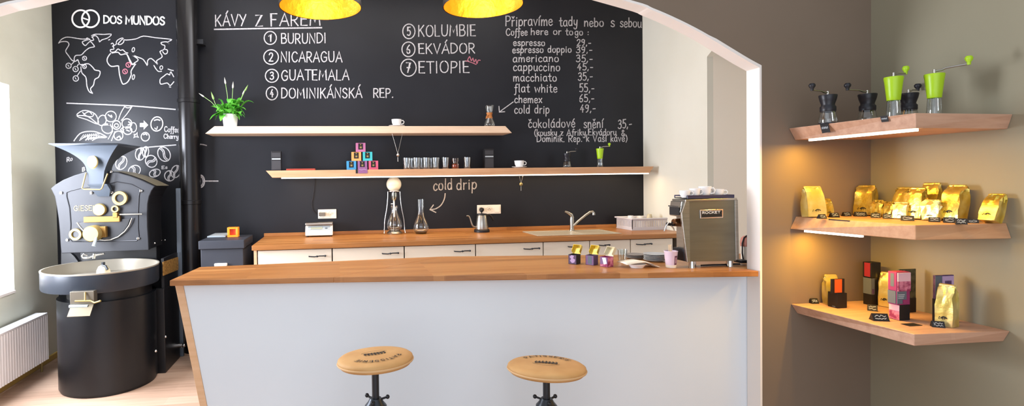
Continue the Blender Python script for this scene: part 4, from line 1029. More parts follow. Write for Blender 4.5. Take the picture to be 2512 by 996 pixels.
# grinders
def make_grinder(label, kind, loc, rotz, group):
    t = thing('hand_coffee_grinder', label, 'coffee grinder', loc, rotz, group)
    if kind == 'black':
        MB().lathe([(0, .001), (.046, .001), (.049, .006), (.046, .03), (.039, .066)], seg=28).build('glass_jar', 'glass', t, smooth=50)
        MB().lathe([(.038, .062), (.0395, .066), (.041, .07), (.041, .09), (.035, .096), (.034, .103), (.042, .125), (.0475, .148), (.046, .153), (0, .156)], seg=32).build('hopper', 'black_soft', t, smooth=50)
        MB().lathe([(0, .001), (.049, .001), (.049, .006), (0, .006)], seg=24).build('foot', 'black_soft', t, smooth=40)
        h, r = .165, .125
        km = 'black_soft'
    else:
        MB().lathe([(0, .001), (.036, .001), (.038, .006), (.034, .05), (.031, .092)], seg=28).build('glass_jar', 'glass', t, smooth=50)
        MB().lathe([(.0315, .088), (.033, .09), (.036, .115), (.044, .172), (.0475, .19), (.046, .195), (0, .197)], seg=32).build('hopper', 'lime', t, smooth=50)
        h, r = .207, .145
        km = 'lime'
    b = MB(); b.cyl((0, 0, h-.015), (0, 0, h+.008), .007, seg=10); b.tube([(0, 0, h), (.03, 0, h+.001), (.05, 0, h+.008), (r, 0, h+.012)], .0042, 8)
    arm = b.build('crank', 'steel', t, smooth=50)
    MB().lathe([(0, h+.008), (.008, h+.008), (.009, h+.02), (.017, h+.03), (.018, h+.038), (.012, h+.046), (0, h+.047)], (r, 0, 0), 18).build('knob', km, arm, smooth=60)
    return t
G1 = 'hand grinders on the highest corner shelf'; G2 = 'hand grinders on the lower wall shelf'
def gz(u, y): return Vector((onY(u, 280, y).x, y, ZS1))
gb = make_grinder('black hand grinder with crank to the left, above the price tag nearest the shelf end', 'black', gz(2031, 2.38), PI+.12, G1); gb.scale = (.82, .82, .95)
dup(gb, gz(2128, 2.34), 'black hand grinder with crank to the left, second from the shelf end', PI-.1)
gg = make_grinder('lime green hand grinder in front of a black one, crank pointing away', 'green', gz(2192, 2.20), .3, G1); gg.scale = (.77, .77, 1.04)
dup(gb, gz(2229, 2.31), 'black hand grinder behind the lime green one', .35)
dup(gg, gz(2292, 2.12), 'lime green hand grinder standing alone by the right wall, crank to the right', -1.15)
t = dup(gb, onL(1391), 'black hand grinder on the lower wall shelf, crank to the right', .1, G2, (.86, .86, .96)); dup(gg, onL(1472), 'lime green hand grinder at the right end of the lower wall shelf', .15, G2, (.80, .80, 1.0))
# black cartons
def carton(u0, u1, vt, label, y=YI):
    a, c = onL(u0, y), onL(u1, y); w = c.x-a.x; h = onY(u0, vt, y).z-ZL
    t = thing('black_carton', label, 'box', a, 0, 'black cartons on the lower wall shelf')
    MB().box(0, w, 0, w*.7, 0, h).build('carton', 'black', t, bevel=.002)
    b = MB(); b.box(w*.06, w*.94, -.0016, -.0004, h*.57, h*.64); b.build('white_band', 'slate_pale', t)
    b = MB(); b.box(w*.06, w*.94, -.0012, -.0004, h*.05, h*.52); b.box(w*.06, w*.94, -.0012, -.0004, h*.70, h*.92); b.build('grey_print', mat('dark grey print', '#39383b', .6), t)
    return t
carton(666, 690, 371, 'black carton with a pale band, alone at the left end of the lower shelf'); carton(1189, 1212, 365, 'black carton with a pale band, right of the drinking glasses')
p = onL(702, YI-.03)
t = tag(MB().box(0, 68*KS, 0, .16, 0, .018).build('red_tray', 'red', loc=p, bevel=.004), 'flat dark red folder lying on the lower wall shelf', 'folder')
# pyramid of colourful little boxes
def gift(u, v_or_z, m_, label, y, z):
    x = onY(u, 400, y).x; w = 23*KS; h = 21.5*KS
    t = thing('gift_box', label, 'box', (x-w/2, y, z), 0, 'pyramid of colourful small boxes')
    b = MB(); b.box(0, w, 0, w*.8, 0, h*.25); b.box(0, w*.24, 0, w*.8, h*.25, h); b.box(w*.76, w, 0, w*.8, h*.25, h); b.box(w*.24, w*.76, w*.08, w*.8, h*.25, h); b.build('carton', m_, t)
    MB().box(w*.26, w*.74, w*.06, w*.078, h*.27, h*.93).build('window', 'black', t)
    b = MB(); b.ball((w*.5, w*.04, h*.8), w*.07, 8, 6); b.box(w*.4, w*.6, w*.03, w*.055, h*.4, h*.6); b.build('ornament', 'brass', t)
    return h
yg = YI-.04; h = 21.6*KS; e_ = .0006
gift(862, 0, 'blue', 'blue small box at the bottom left of the little pyramid', yg, ZL); gift(889, 0, 'violet', 'mauve small box at the bottom middle of the little pyramid', yg, ZL); gift(916, 0, 'rose', 'rose small box at the bottom right of the little pyramid', yg, ZL)
gift(874.5, 0, 'peach', 'peach small box in the middle row of the little pyramid', yg, ZL+h+e_); gift(902, 0, 'teal', 'teal small box in the middle row of the little pyramid', yg, ZL+h+e_); gift(885.5, 0, 'pinkmauve', 'pink mauve small box on the very top of the little pyramid', yg, ZL+2*h+2*e_)
a = onY(890, 418, YS-.002)
tg = thing('shelf_card', 'small mauve and black card hanging on the shelf edge below the little pyramid', 'card', (a.x, YS-.0015, a.z))
MB().box(-11*KS, 11*KS, -.0015, 0, -7*KS, 8*KS).build('card', 'violet', tg); MB().box(-17*KS, -12*KS, -.0015, 0, -7*KS, 3*KS).build('dark_edge', 'black', tg); mb = MB(); mb.ribbon([(-9*KS, 3*KS), (-3*KS, 1*KS), (3*KS, 3*KS), (9*KS, 1*KS)], .004, lambda x, z: (x, -.0024, z)); mb.build('print', 'lilac', tg, recalc=False)
# glasses
def tumbler(loc, label, m_='glass'):
    s = MB().lathe([(0, .003), (7*KS, .003), (7.4*KS, .0008), (8*KS, 3*KS), (10*KS, 28*KS), (9.4*KS, 28*KS), (7.4*KS, 4*KS), (0, 4*KS)], seg=20).build('drinking_glass', 'glass_bright', smooth=50, loc=loc)
    return tag(s, label, 'glass', 'drinking glasses on the lower wall shelf')
lab = ['clear drinking glass, first of the row counted from the left', 'clear drinking glass, second of the front row', 'clear drinking glass, third of the front row', 'clear drinking glass, fourth of the front row, beside a small gap']
g0 = None
spots = [(998, 0, lab[0]), (1022, 0, lab[1]), (1046, 0, lab[2]), (1069, 0, lab[3]), (1010, .09, 'clear drinking glass in the back row, behind the first two glasses'), (1034, .09, 'clear drinking glass in the back row, behind the second and third glass'), (1058, .09, 'clear drinking glass in the back row, behind the third and fourth glass'), (1093, 0, 'clear drinking glass just left of the amber jar'), (1146, 0, 'clear drinking glass standing alone right of the amber jar')]
for u, dy_, l in spots:
    p = onL(u, YI-.03+dy_)
    if g0 is None: g0 = tumbler(p, l)
    else:
        o = g0.copy(); COL.objects.link(o); o.location = p; o['label'] = l
p = onL(1117, YI-.03)
t = thing('amber_jar', 'small amber glass jar between the clear drinking glasses', 'jar', p)
MB().lathe([(0, .002), (8*KS, .002), (9.5*KS, 6*KS), (9*KS, 12*KS), (7.5*KS, 15*KS), (9.5*KS, 20*KS), (9*KS, 26*KS)], seg=24).build('jar', 'glass_amber', t, smooth=50); MB().lathe([(0, .004), (7.6*KS, .004), (8.8*KS, 6*KS), (8.4*KS, 11*KS), (0, 12*KS)], seg=20).build('filling', 'tape', t, smooth=50)

# cable and sockets on the wall
a = [onY(u, v, YB-.008) for u, v in ((772, 438), (771, 460), (768, 482), (765, 500), (768, 516), (778, 526))]
tag(MB().tube([Vector(q)-a[0] for q in [tuple(p) for p in cr([tuple(q) for q in a], 4)]], .004, 6).build('power_cable', 'cable', smooth=60, loc=a[0]), 'thin dark cable running down the wall to the double socket', 'cable')
def sockets(us, v0, v1, label, kinds):
    yw = YB-.001; x0, x1 = onY(us[0], v0, yw).x, onY(us[-1], v0, yw).x
    zt_, zb_ = onY((us[0]+us[-1])/2, v0, yw).z, onY((us[0]+us[-1])/2, v1, yw).z; n = len(kinds); w = (x1-x0)/n
    t = thing('wall_socket', label, 'socket', (x0, yw, zb_)); h = zt_-zb_
    MB().box(0, x1-x0, -.010, 0, 0, h).build('plate', 'socket', t, bevel=.003)
    for i, kd in enumerate(kinds):
        c = (w*(i+.5), -.0105, h/2)
        ins = MB().lathe([(0, -.004), (w*.30, -.004), (w*.33, 0), (w*.38, .002), (w*.40, 0)], c, 24, RX).build('insert', 'socket', t, smooth=40)
        if kd == 'plug':
            b = MB(); b.lathe([(0, .04), (w*.22, .04), (w*.26, .0), (0, 0)], (c[0], c[1]-.004, c[2]), 18, RX); b.build('plug', 'black', t, smooth=40)
        elif kd == 'adapter':
            MB().box(c[0]-w*.40, c[0]+w*.28, -.055, -.012, h*.32, h*.68).build('adapter', mat('grey adapter', '#6d675f', .5), t, bevel=.004)
        elif kd == 'earth':
            b = MB(); b.cyl((c[0], c[1]-.002, h*.62), (c[0], c[1]-.014, h*.62), .004, seg=8)
            for s in (-1, 1): b.cyl((c[0]+s*.012, c[1]+.0015, h*.48), (c[0]+s*.012, c[1]-.002, h*.48), .003, seg=8)
            b.build('contacts', 'steel', ins)
        else: MB().box(c[0]-w*.34, c[0]+w*.34, -.015, -.0125, h*.16, h*.84).build('rocker', 'socket', ins, bevel=.002)
sockets((780, 825), 513.5, 536, 'double white wall socket with an adapter plugged in, above the scale', ['adapter', 'earth'])
sockets((1170, 1228), 502.5, 524.5, 'triple white wall socket with a black plug, above the kettle', ['plug', 'earth', 'switch'])

# ================================================================== THINGS ON THE BACK COUNTER
z0 = ZCNT+.0005
# scale
p = onZ(749, 582, z0); k = mpp(p); W_ = 67*k
t = thing('kitchen_scale', 'cream counter scale with steel pan and display, on the back worktop', 'scale', p)
MB().prism([(0, .012), (0, .012+11*k), (.05, 27*k), (.155, 27*k), (.155, .012)], 0, W_, 'x').build('housing', 'socket', t, bevel=.006)
b = MB()
for x in (.02, W_-.02):
    for y in (.03, .13): b.cyl((x, y, 0), (x, y, .013), .012, seg=12)
b.build('foot', 'black', t)
MB().box(.0, W_, .02, .16, 28*k+.004, 34*k).build('pan', 'steel', t, bevel=.004)
sl_ = Vector((0, .05, 27*k-.012-11*k)).normalized(); nn = Vector((0, -sl_.z, sl_.y))
def fp(x, s): return Vector((x, 0, .012+11*k))+sl_*s+nn*.0012
SL = Vector((0, .05, 27*k-.012-11*k)).length
def pan(x0, x1, s0, s1, name, m_, up=0): 
    b = MB(); b.hull8([fp(x0, s0), fp(x1, s0), fp(x1, s1), fp(x0, s1)], [q+nn*.0015 for q in (fp(x0, s0), fp(x1, s0), fp(x1, s1), fp(x0, s1))]); b.build(name, m_, t)
pan(W_*.1, W_*.9, SL*.15, SL*.85, 'control_panel', 'light_grey'); 
b = MB(); o_ = nn*.003
b.hull8([fp(W_*.2, SL*.3)+o_, fp(W_*.62, SL*.3)+o_, fp(W_*.62, SL*.7)+o_, fp(W_*.2, SL*.7)+o_], [q+o_*.4 for q in (fp(W_*.2, SL*.3)+o_, fp(W_*.62, SL*.3)+o_, fp(W_*.62, SL*.7)+o_, fp(W_*.2, SL*.7)+o_)]); b.build('display', 'lcd', t)
b = MB(); b.ball(fp(W_*.76, SL*.5)+nn*.002, .014, 12, 6, .3); b.build('button', 'slate_card', t, smooth=50)
MB().box(.1, W_-.1, .06, .14, 27*k, 28*k+.005).build('pan_support', 'black', t)
# cold drip tower
p = onZ(968, 574, z0); k = mpp(p)
t = thing('cold_drip_tower', 'glass cold drip coffee tower with a round bulb on curved wire legs', 'coffee maker', p)
def q_(u, v, dy=0): return ((u-968)*k, dy, (574-v)*k)
MB().lathe([(0, 0), (18*k, 0), (19*k, 3*k), (15*k, 7*k), (0, 7*k)], seg=32).build('base_dish', 'steel', t, smooth=40)
for i, s in enumerate((-1, 1)):
    pts = [q_(968+s*26, 572, -.02), q_(968+s*25, 562, 0), q_(968+s*23.5, 540, 0), q_(968+s*18, 510, 0), q_(968+s*15.5, 485, 0), q_(968+s*15, 468, 0)]
    MB().tube([tuple(w) for w in cr(pts, 4)], .0048, 8).build('leg', 'chrome', t, smooth=60)
pts = [q_(968, 568, .084), q_(968, 540, .078), q_(968, 510, .062), q_(968, 468, .055)]
MB().tube(pts, .0048, 8).build('leg', 'chrome', t, smooth=60)
MB().tube([(15.5*k*math.cos(a*PI/12), 15.5*k*math.sin(a*PI/12), (574-469)*k) for a in range(24)], .005, 6, True).build('ring', 'chrome', t, smooth=60)
rB = 18.5*k; zB = (574-452)*k
MB().lathe([(rB*math.sin(a*PI/14), zB-rB*math.cos(a*PI/14)) for a in range(1, 15)], seg=32).build('bulb', 'bulb_glass', t, smooth=70)
MB().lathe([(0, zB-rB*.97)]+[(rB*.96*math.sin(a*PI/14), zB-rB*.96*math.cos(a*PI/14)) for a in range(1, 7)]+[(0, zB-rB*.22)], seg=28).build('ice_water', mat('cloudy ice', '#e6e2c8', .3, emit=('#e6e2c8', .12)), t, smooth=60)  # ice water gets a faint added glow, it is no light source
MB().lathe([(0, zB+rB*1.12), (4*k, zB+rB*1.08), (5*k, zB+rB*.98), (4*k, zB+rB*.94)], seg=20).build('stopper', 'white', t, smooth=50)
MB().lathe([(7*k, 102*k), (7.5*k, 92*k), (5.5*k, 84*k), (2*k, 80*k)], seg=24).build('dripper', 'water', t, smooth=60)
b = MB(); b.cyl((0, 0, 58*k), (0, 0, 84*k), 1.6*k, seg=10); b.cyl((-8*k, 0, 74*k), (0, 0, 74*k), 1.2*k, seg=8); b.build('drip_valve', 'white', t, smooth=50)
MB().lathe([(0, 8*k), (13*k, 8*k), (19*k, 16*k), (19.5*k, 24*k), (16*k, 36*k), (9.5*k, 50*k), (7.5*k, 60*k), (10*k, 69*k)], seg=32).build('carafe', 'glass', t, smooth=60)
MB().lathe([(0, 42*k), (2.2*k, 42*k), (2.8*k, 68*k)], seg=14).build('glass_tube', 'white', t, smooth=60)
# flask
p = onZ(1033, 573, z0); k = mpp(p)
t = thing('glass_flask', 'long necked round glass flask right of the cold drip tower', 'flask', p)
MB().lathe([(0, .001), (13*k, .001), (19*k, 10*k), (20*k, 18*k), (16*k, 30*k), (9*k, 44*k), (7.2*k, 56*k), (8.3*k, 84*k)], seg=36).build('vessel', 'glass', t, smooth=60)
MB().lathe([(0, .002), (12.6*k, .002), (15*k, 5*k), (0, 5.2*k)], seg=24).build('coffee', 'coffee', t, smooth=40)
# kettle
p = onZ(1182, 569, z0); k = mpp(p)
t = thing('gooseneck_kettle', 'steel gooseneck kettle with black lid and handle, on a dark stand', 'kettle', p)
MB().lathe([(0, 0), (19*k, 0), (19*k, 5*k), (17*k, 7*k), (0, 7*k)], seg=32).build('stand', 'black', t, smooth=40)
MB().lathe([(0, 7.2*k), (16*k, 7.2*k), (16.2*k, 9*k), (12*k, 40*k), (11*k, 42*k), (0, 42*k)], seg=36).build('body', 'steel', t, smooth=50)
MB().lathe([(12.5*k, 42.1*k), (12*k, 45*k), (0, 46*k)], seg=28).build('lid', 'black', t, smooth=50)
b = MB(); b.cyl((0, 0, 45*k), (0, 0, 50*k), 1.5*k, seg=10); b.ball((0, 0, 53*k), 4.6*k, 14, 8); b.build('lid_knob', 'black', t, smooth=60)
pts = [(-14*k, 0, 12*k), (-22*k, 0, 15*k), (-26*k, 0, 24*k), (-29*k, 0, 34*k), (-33*k, 0, 40*k), (-38*k, 0, 40*k)]
MB().tube([tuple(w) for w in cr(pts, 4)], [.0095*(1-.45*i/20) for i in range(21)], 10).build('spout', 'steel', t, smooth=60)
b = MB(); b.tube([(11*k, 0, 40*k), (19*k, 0, 42*k), (25*k, 0, 37*k), (30*k, 0, 27*k)], [.009, .011, .011, .007], 10); b.build('handle', 'black', t, smooth=60)
# dish rack with crockery
c0, c1 = onZ(1551, 565.5, z0), onZ(1643, 561, z0); k = mpp(c0)
ybk = min(onX(1512, 548, c0.x).y, YB-.06)
W_, D_, H_ = c1.x-c0.x, ybk-c0.y, 28*k
t = thing('dish_rack', 'pale grey plastic dish rack with slotted sides, right of the sink', 'dish rack', c0)
b = MB(); b.box(0, W_, 0, D_, 0, .012); th = .006
b.tube([(-.008, -.008, H_), (W_+.008, -.008, H_), (W_+.008, D_+.008, H_), (-.008, D_+.008, H_)], .009, 6, True)
b.build('tray', 'grey_plastic', t)
def side(n, f, name):
    b = MB(); f(b, 0, 1, .012, H_*.28); f(b, 0, 1, H_*.82, H_)
    for i in range(n): f(b, (i+.0)/n, (i+.55)/n, H_*.28, H_*.82)
    f(b, .97, 1, H_*.28, H_*.82); b.build(name, 'grey_plastic', t)
side(22, lambda b, s, e, z0_, z1_: b.box(W_*s, W_*e, 0, th, z0_, z1_), 'side_panel'); side(22, lambda b, s, e, z0_, z1_: b.box(W_*s, W_*e, D_-th, D_, z0_, z1_), 'side_panel')
side(14, lambda b, s, e, z0_, z1_: b.box(0, th, D_*s, D_*e, z0_, z1_), 'side_panel'); side(14, lambda b, s, e, z0_, z1_: b.box(W_-th, W_, D_*s, D_*e, z0_, z1_), 'side_panel')
def over(loc, R, H, m_, name, label, cat, grp=None):
    o = MB().lathe([(R, 0), (R*.92, H*.5), (R*.6, H), (0, H*1.02)], seg=24).build(name, m_, smooth=50, loc=loc); return tag(o, label, cat, grp)
over((c0.x+W_*.16, c0.y+D_*.5, z0+.0125), .045, H_+.012, 'white', 'upturned_cup', 'white upturned cup in the left end of the dish rack', 'cup', 'crockery in the dish rack')
over((c0.x+W_*.40, c0.y+D_*.55, z0+.0125), .05, H_+.006, 'white', 'upturned_cup', 'white upturned cup in the middle of the dish rack', 'cup', 'crockery in the dish rack')
over((c0.x+W_*.50, c0.y+D_*.22, z0+.0125), .035, H_+.028, mat('beige stoneware', '#cdbf9c', .4), 'beige_beaker', 'beige beaker standing upside down in the dish rack', 'beaker', 'crockery in the dish rack')

# ================================================================== THINGS ON THE BAR
zb = ZBAR+.0005
# three little cartons with open lids
def tea_box(u0, v, rot, label, body, pic, lining, prints):
    p = onZ(u0, v, zb); w, d, h = .052, .052, .057
    t = thing('open_tea_box', label, 'box', p, rot, 'small open boxes on the bar')
    b = MB(); b.box(0, w, 0, .0015, 0, h); b.box(0, .0015, .0015, d, 0, h); b.box(w-.0015, w, .0015, d, 0, h); b.box(.0015, w-.0015, d-.0015, d, 0, h); b.box(.0015, w-.0015, .0015, d-.0015, 0, .002)
    b.build('carton', body, t)
    MB().box(.002, w-.002, -.0010, -.0003, .002, h-.002).build('front_picture', pic, t)
    for nm, mm, pts in prints:
        mb = MB(); mb.poly([(x*w, -.0014-.0004*prints.index((nm, mm, pts)), z*h) for x, z in pts]); mb.build(nm, mm, t, recalc=False)
    MB().box(w+.0003, w+.001, .002, d-.002, .002, h-.002).build('side_picture', prints[0][1] if body == 'magenta' else body, t)
    lh = .050; la = math.radians(38); b = MB()
    def lp(x, s, o): return (x, d+s*math.sin(la)-o*math.cos(la), h+s*math.cos(la)+o*math.sin(la))
    def lb(x0, x1, s0, s1, o0, o1): b.hull8([lp(x0, s0, o0), lp(x1, s0, o0), lp(x1, s0, o1), lp(x0, s0, o1)], [lp(x0, s1, o0), lp(x1, s1, o0), lp(x1, s1, o1), lp(x0, s1, o1)])
    lb(0, w, 0, lh, 0, .0015); lb(0, w, lh, lh+.0015, 0, .022); lb(0, .0015, .004, lh, .0015, .022); lb(w-.0015, w, .004, lh, .0015, .022)
    b.build('lid', lining, t)
tea_box(1394.5, 647, -.9, 'small open box with a pale picture, first of the three open boxes on the bar', 'black', 'plum', 'foil', [('pale_picture', 'lilac', [(.2, .35), (.45, .12), (.75, .2), (.85, .5), (.6, .62), (.7, .9), (.4, .95), (.15, .75), (.35, .55)])])
tea_box(1436.5, 649, -.95, 'small open purple box with gold lid lining, middle of the three on the bar', 'plum', 'plum_pale', 'foil', [('dark_label', 'slate_card', [(.3, .12), (.78, .12), (.78, .92), (.3, .92)])])
tea_box(1472, 653, -1.12, 'small open pink box with pale lid lining, nearest the napkins', 'magenta', 'plum_pale', 'lid_pale', [('pink_picture', 'pink_card', [(.02, .02), (.98, .02), (.98, .3), (.02, .25)]), ('white_print', 'white', [(.3, .9), (.5, .25), (.9, .35), (.75, .95)])])
# small glass and plates
p = onZ(1527, 642, zb); k = mpp(p)
tag(MB().lathe([(0, .002), (9*k, .002), (9.5*k, .001), (12*k, 30*k), (11.4*k, 30*k), (8.6*k, 4*k), (0, 3*k)], seg=24).build('small_glass', 'glass', smooth=50, loc=p), 'empty clear glass behind the napkins on the bar', 'glass')
def plates(u, v, rpx, n, label, m_, group):
    p = onZ(u, v, zb); R = rpx*mpp(p); first = None; hh = .0085
    for i in range(n):
        loc = p+Vector((random.uniform(-.002, .002), random.uniform(-.002, .002), i*hh))
        if first is None:
            first = MB().lathe([(0, 0), (R*.6, 0), (R*.7, .002), (R, .010), (R*.99, .012), (R*.68, .0045), (0, .003)], seg=36).build('saucer', m_, smooth=50, loc=loc); o = first; tag(o, '', 'saucer', group)
        else: o = first.copy(); COL.objects.link(o); o.location = loc
        o['label'] = label[i]
ordw = ['bottom', 'second lowest', 'middle', 'second highest', 'top']
plates(1559, 634, 23, 3, [f'{w} dark saucer in the low stack behind the napkins' for w in ('bottom', 'middle', 'top')], mat('grey stoneware', '#8f8780', .4), 'dark saucers on the bar')
plates(1607, 640, 26, 5, [f'{w} grey white plate in the stack left of the paper cup' for w in ordw], mat('pale stoneware', '#bdbfc0', .35), 'plates on the bar')
# napkins on a low dish
p = onZ(1562, 656, zb); k = mpp(p)
tag(MB().lathe([(0, 0), (15*k, 0), (16*k, 2*k), (22*k, 9*k), (21*k, 9.4*k), (14*k, 3*k), (0, 2.6*k)], seg=32).build('low_dish', 'white', smooth=50, loc=p), 'low white dish carrying the napkins on the bar', 'dish')
nap = thing('paper_napkins', 'pile of white paper napkins drooping over a low dish on the bar', 'napkins', (p.x, p.y, p.z+9.8*k))
for i in range(3):
    b = MB(); n = 14; rows = []
    for a in range(n+1):
        t = a/n; x = (-37+t*(90-i*8))*k
        z = (.8*i*k+1.2*k) + 4.5*k*math.sin(t*PI*.8) - (max(0, t-.5)**1.6)*(44-i*5)*k
        z = max(z, -9.2*k+.002+i*.001)
        rows.append([(x, -.045+.004*i+t*.01, z-.3*k), (x, .0, z+1.2*k), (x, .065-.004*i, z)])
    vv = [[b.v(q) for q in r_] for r_ in rows]
    for A, B in zip(vv, vv[1:]): b.face([A[0], A[1], B[1], B[0]]); b.face([A[1], A[2], B[2], B[1]])
    o = b.build('napkin', 'off_white', nap, smooth=60); s = o.modifiers.new('t', 'SOLIDIFY'); s.thickness = .0012
# paper cup with stirring sticks
p = onZ(1646, 656, zb); k = mpp(p)
t = thing('paper_cup', 'pale lilac paper cup full of wooden stirring sticks, left of the espresso machine', 'cup', p)
MB().lathe([(0, .004), (11*k, .004), (11*k, 0), (11.5*k, 0), (15.5*k, 39*k), (16.3*k, 40*k), (15.4*k, 41*k), (11*k, 3*k), (0, 2.5*k)], seg=32).build('cup_body', 'cup_pink', t, smooth=40)
MB().lathe([(11.7*k, 0.2*k), (12.4*k, 7*k), (12.2*k, 7*k)], seg=32).build('base_band', 'off_white', t, smooth=40)
def on_cup(x, z): a = -PI/2+x; r = (11.5+4*z/39)*k+.0012; return (r*math.cos(a), r*math.sin(a), z*k)
mb = MB(); mb.ribbon([(.02, 8), (.62, 8), (.58, 30), (.02, 30), (.02, 8)], .0, on_cup) if False else None
for a0 in range(6):
    x0, x1 = .0+a0*.1, .1+a0*.1; mb.poly([on_cup(x0, 8), on_cup(x1, 8), on_cup(x1, 30), on_cup(x0, 30)])
mb.build('dark_label', mat('plum print', '#6b4456', .6), t, recalc=False)
mb = MB()
for a0 in range(4):
    def oc2(x, z): q = Vector(on_cup(x, z)); return q+Vector((q.x, q.y, 0)).normalized()*.0006
    x0, x1 = .1+a0*.1, .2+a0*.1; mb.poly([oc2(x0, 12), oc2(x1, 12), oc2(x1, 26), oc2(x0, 26)])
mb.build('pale_label', mat('dusty pink print', '#a98796', .6), t, recalc=False)
stk = None
sl_ = ['tallest wooden stirring stick, at the left of the paper cup', 'wooden stirring stick leaning left at the front of the paper cup', 'wooden stirring stick upright in the middle of the paper cup', 'wooden stirring stick leaning right in the paper cup', 'wooden stirring stick at the back of the paper cup', 'wooden stirring stick leaning furthest right in the paper cup']
for i, (dx, dy_, ax) in enumerate([(-.008, -.004, -.06), (-.004, .006, -.02), (.0, -.006, .04), (.006, .002, .09), (.0, .012, .0), (.010, -.004, .16)]):
    loc = p+Vector((dx, dy_, .007))
    if stk is None:
        stk = MB().box(-.0042, .0042, -.0008, .0008, 0, .122).build('stirring_stick', 'wood_stick', loc=loc); tag(stk, sl_[0], 'stirring stick', 'stirring sticks in the paper cup'); o = stk
    else: o = stk.copy(); COL.objects.link(o); o.location = loc; o['label'] = sl_[i]
    o.rotation_euler = (0, ax, i*.7)

# ------------------------------------------------------------------ espresso machine (its side panel faces the room)
pF = onZ(1697, 657, zb); pG = onZ(1790, 655, zb)
yE = pF.y-.02
def em(u, v, dy=0): return onY(u, v, yE+dy)
es = thing('espresso_machine', 'polished steel espresso machine seen from its side, at the right end of the bar', 'espresso machine')
k = mpp(pF); DE = .115                                  # depth of the machine away from the room
def exz(pts): return [(em(*q).x, em(*q).z) for q in pts]
MB().prism(exz([(1688, 494), (1803, 490), (1806, 640), (1690, 642)]), yE, yE+.004, 'y').build('side_panel', 'steel_dark', es, bevel=.001)
MB().prism(exz([(1681, 493), (1690, 493), (1692, 643), (1685, 643), (1672, 535), (1671, 522)]), yE-.004, yE+.012, 'y').build('front_edge', 'steel', es, bevel=.002)
MB().prism(exz([(1801, 490), (1809, 490), (1812, 636), (1804, 638)]), yE-.004, yE+.012, 'y').build('rear_edge', 'steel', es, bevel=.002)
MB().prism(exz([(1680, 489.5), (1806, 485.5), (1807, 491), (1680, 494.5)]), yE-.006, yE+DE, 'y').build('top_plate', 'steel', es, bevel=.002)
MB().prism(exz([(1690, 495), (1802, 491), (1805, 639), (1691, 641)]), yE+.0125, yE+DE-.003, 'y').build('housing', 'steel', es)
MB().prism(exz([(1676, 494.5), (1690, 494.5), (1690, 534), (1673, 531), (1672, 521)]), yE+.0125, yE+DE-.002, 'y').build('front_head', 'steel', es, bevel=.003)
xf = em(1671.5, 521).x-.001; a, c = em(1670, 512, .0), em(1670, 529, .0)
b = MB(); b.box(xf-.002, xf, yE+.016, yE+DE-.012, c.z, a.z+.006); b.build('dark_face', 'black', es)
b = MB(); b.box(xf-.006, xf-.0005, yE+.013, yE+DE-.006, a.z+.008, a.z+.014); b.build('chrome_edge', 'chrome', es)
b = MB(); b.cyl(em(1676, 546, .055), em(1652, 546, .055), 11*k, 9*k, seg=20); b.build('group_head', mat('copper reflection steel', '#b98a66', .2, metal=1), es, smooth=40)
pf = MB(); pf.cyl(em(1652, 552, .055), em(1636, 549, .05), 3*k, 4*k, seg=12); pf.cyl(em(1645, 550, .05), em(1650, 546, .03), 2.2*k, seg=10)
pf.build('portafilter_handle', 'black', es, smooth=50)
b = MB(); b.tube([em(1641, 545, .03), em(1633, 556, .03), em(1629, 567, .03)], 1.6*k, 8); b.tube([em(1645, 553, .05), em(1650, 557, .05), em(1655, 565, .05)], 1.8*k, 8); b.build('spout', 'chrome', es, smooth=50)
MB().prism(exz([(1681, 612), (1690, 612), (1690, 642), (1683, 642)]), yE+.014, yE+DE-.004, 'y').build('drip_tray', 'black_metal', es, bevel=.003)
for u, v, dy_ in ((1697, 640, .02), (1790, 638, .02), (1700, 634, DE-.03), (1788, 633, DE-.03)):
    q = em(u, v, dy_); MB().lathe([(0, 0), (7.5*k, 0), (7*k, 2*k), (6.5*k, q.z-zb+.01), (0, q.z-zb+.01)], (q.x, q.y, zb), 18).build('foot', 'chrome', es, smooth=40)
# badge
MB().prism(exz([(1716, 515), (1773, 513), (1773, 534), (1717, 536)]), yE-.0035, yE-.0003, 'y').build('badge', 'chrome', es, bevel=.001)
bd = MB().prism(exz([(1719, 517.5), (1770, 515.5), (1770, 531.5), (1720, 533.5)]), yE-.005, yE-.0037, 'y').build('badge_plate', 'black', es)
mb = MB(); write(mb, 'ROCKET', (1723, 524.5), (1767, 523), -5.5, 1.2, lambda u, v: em(u, v, -.0055-.0002*(MB.k % 5)), 0, .12); mb.build('badge_lettering', 'white', es, recalc=False)
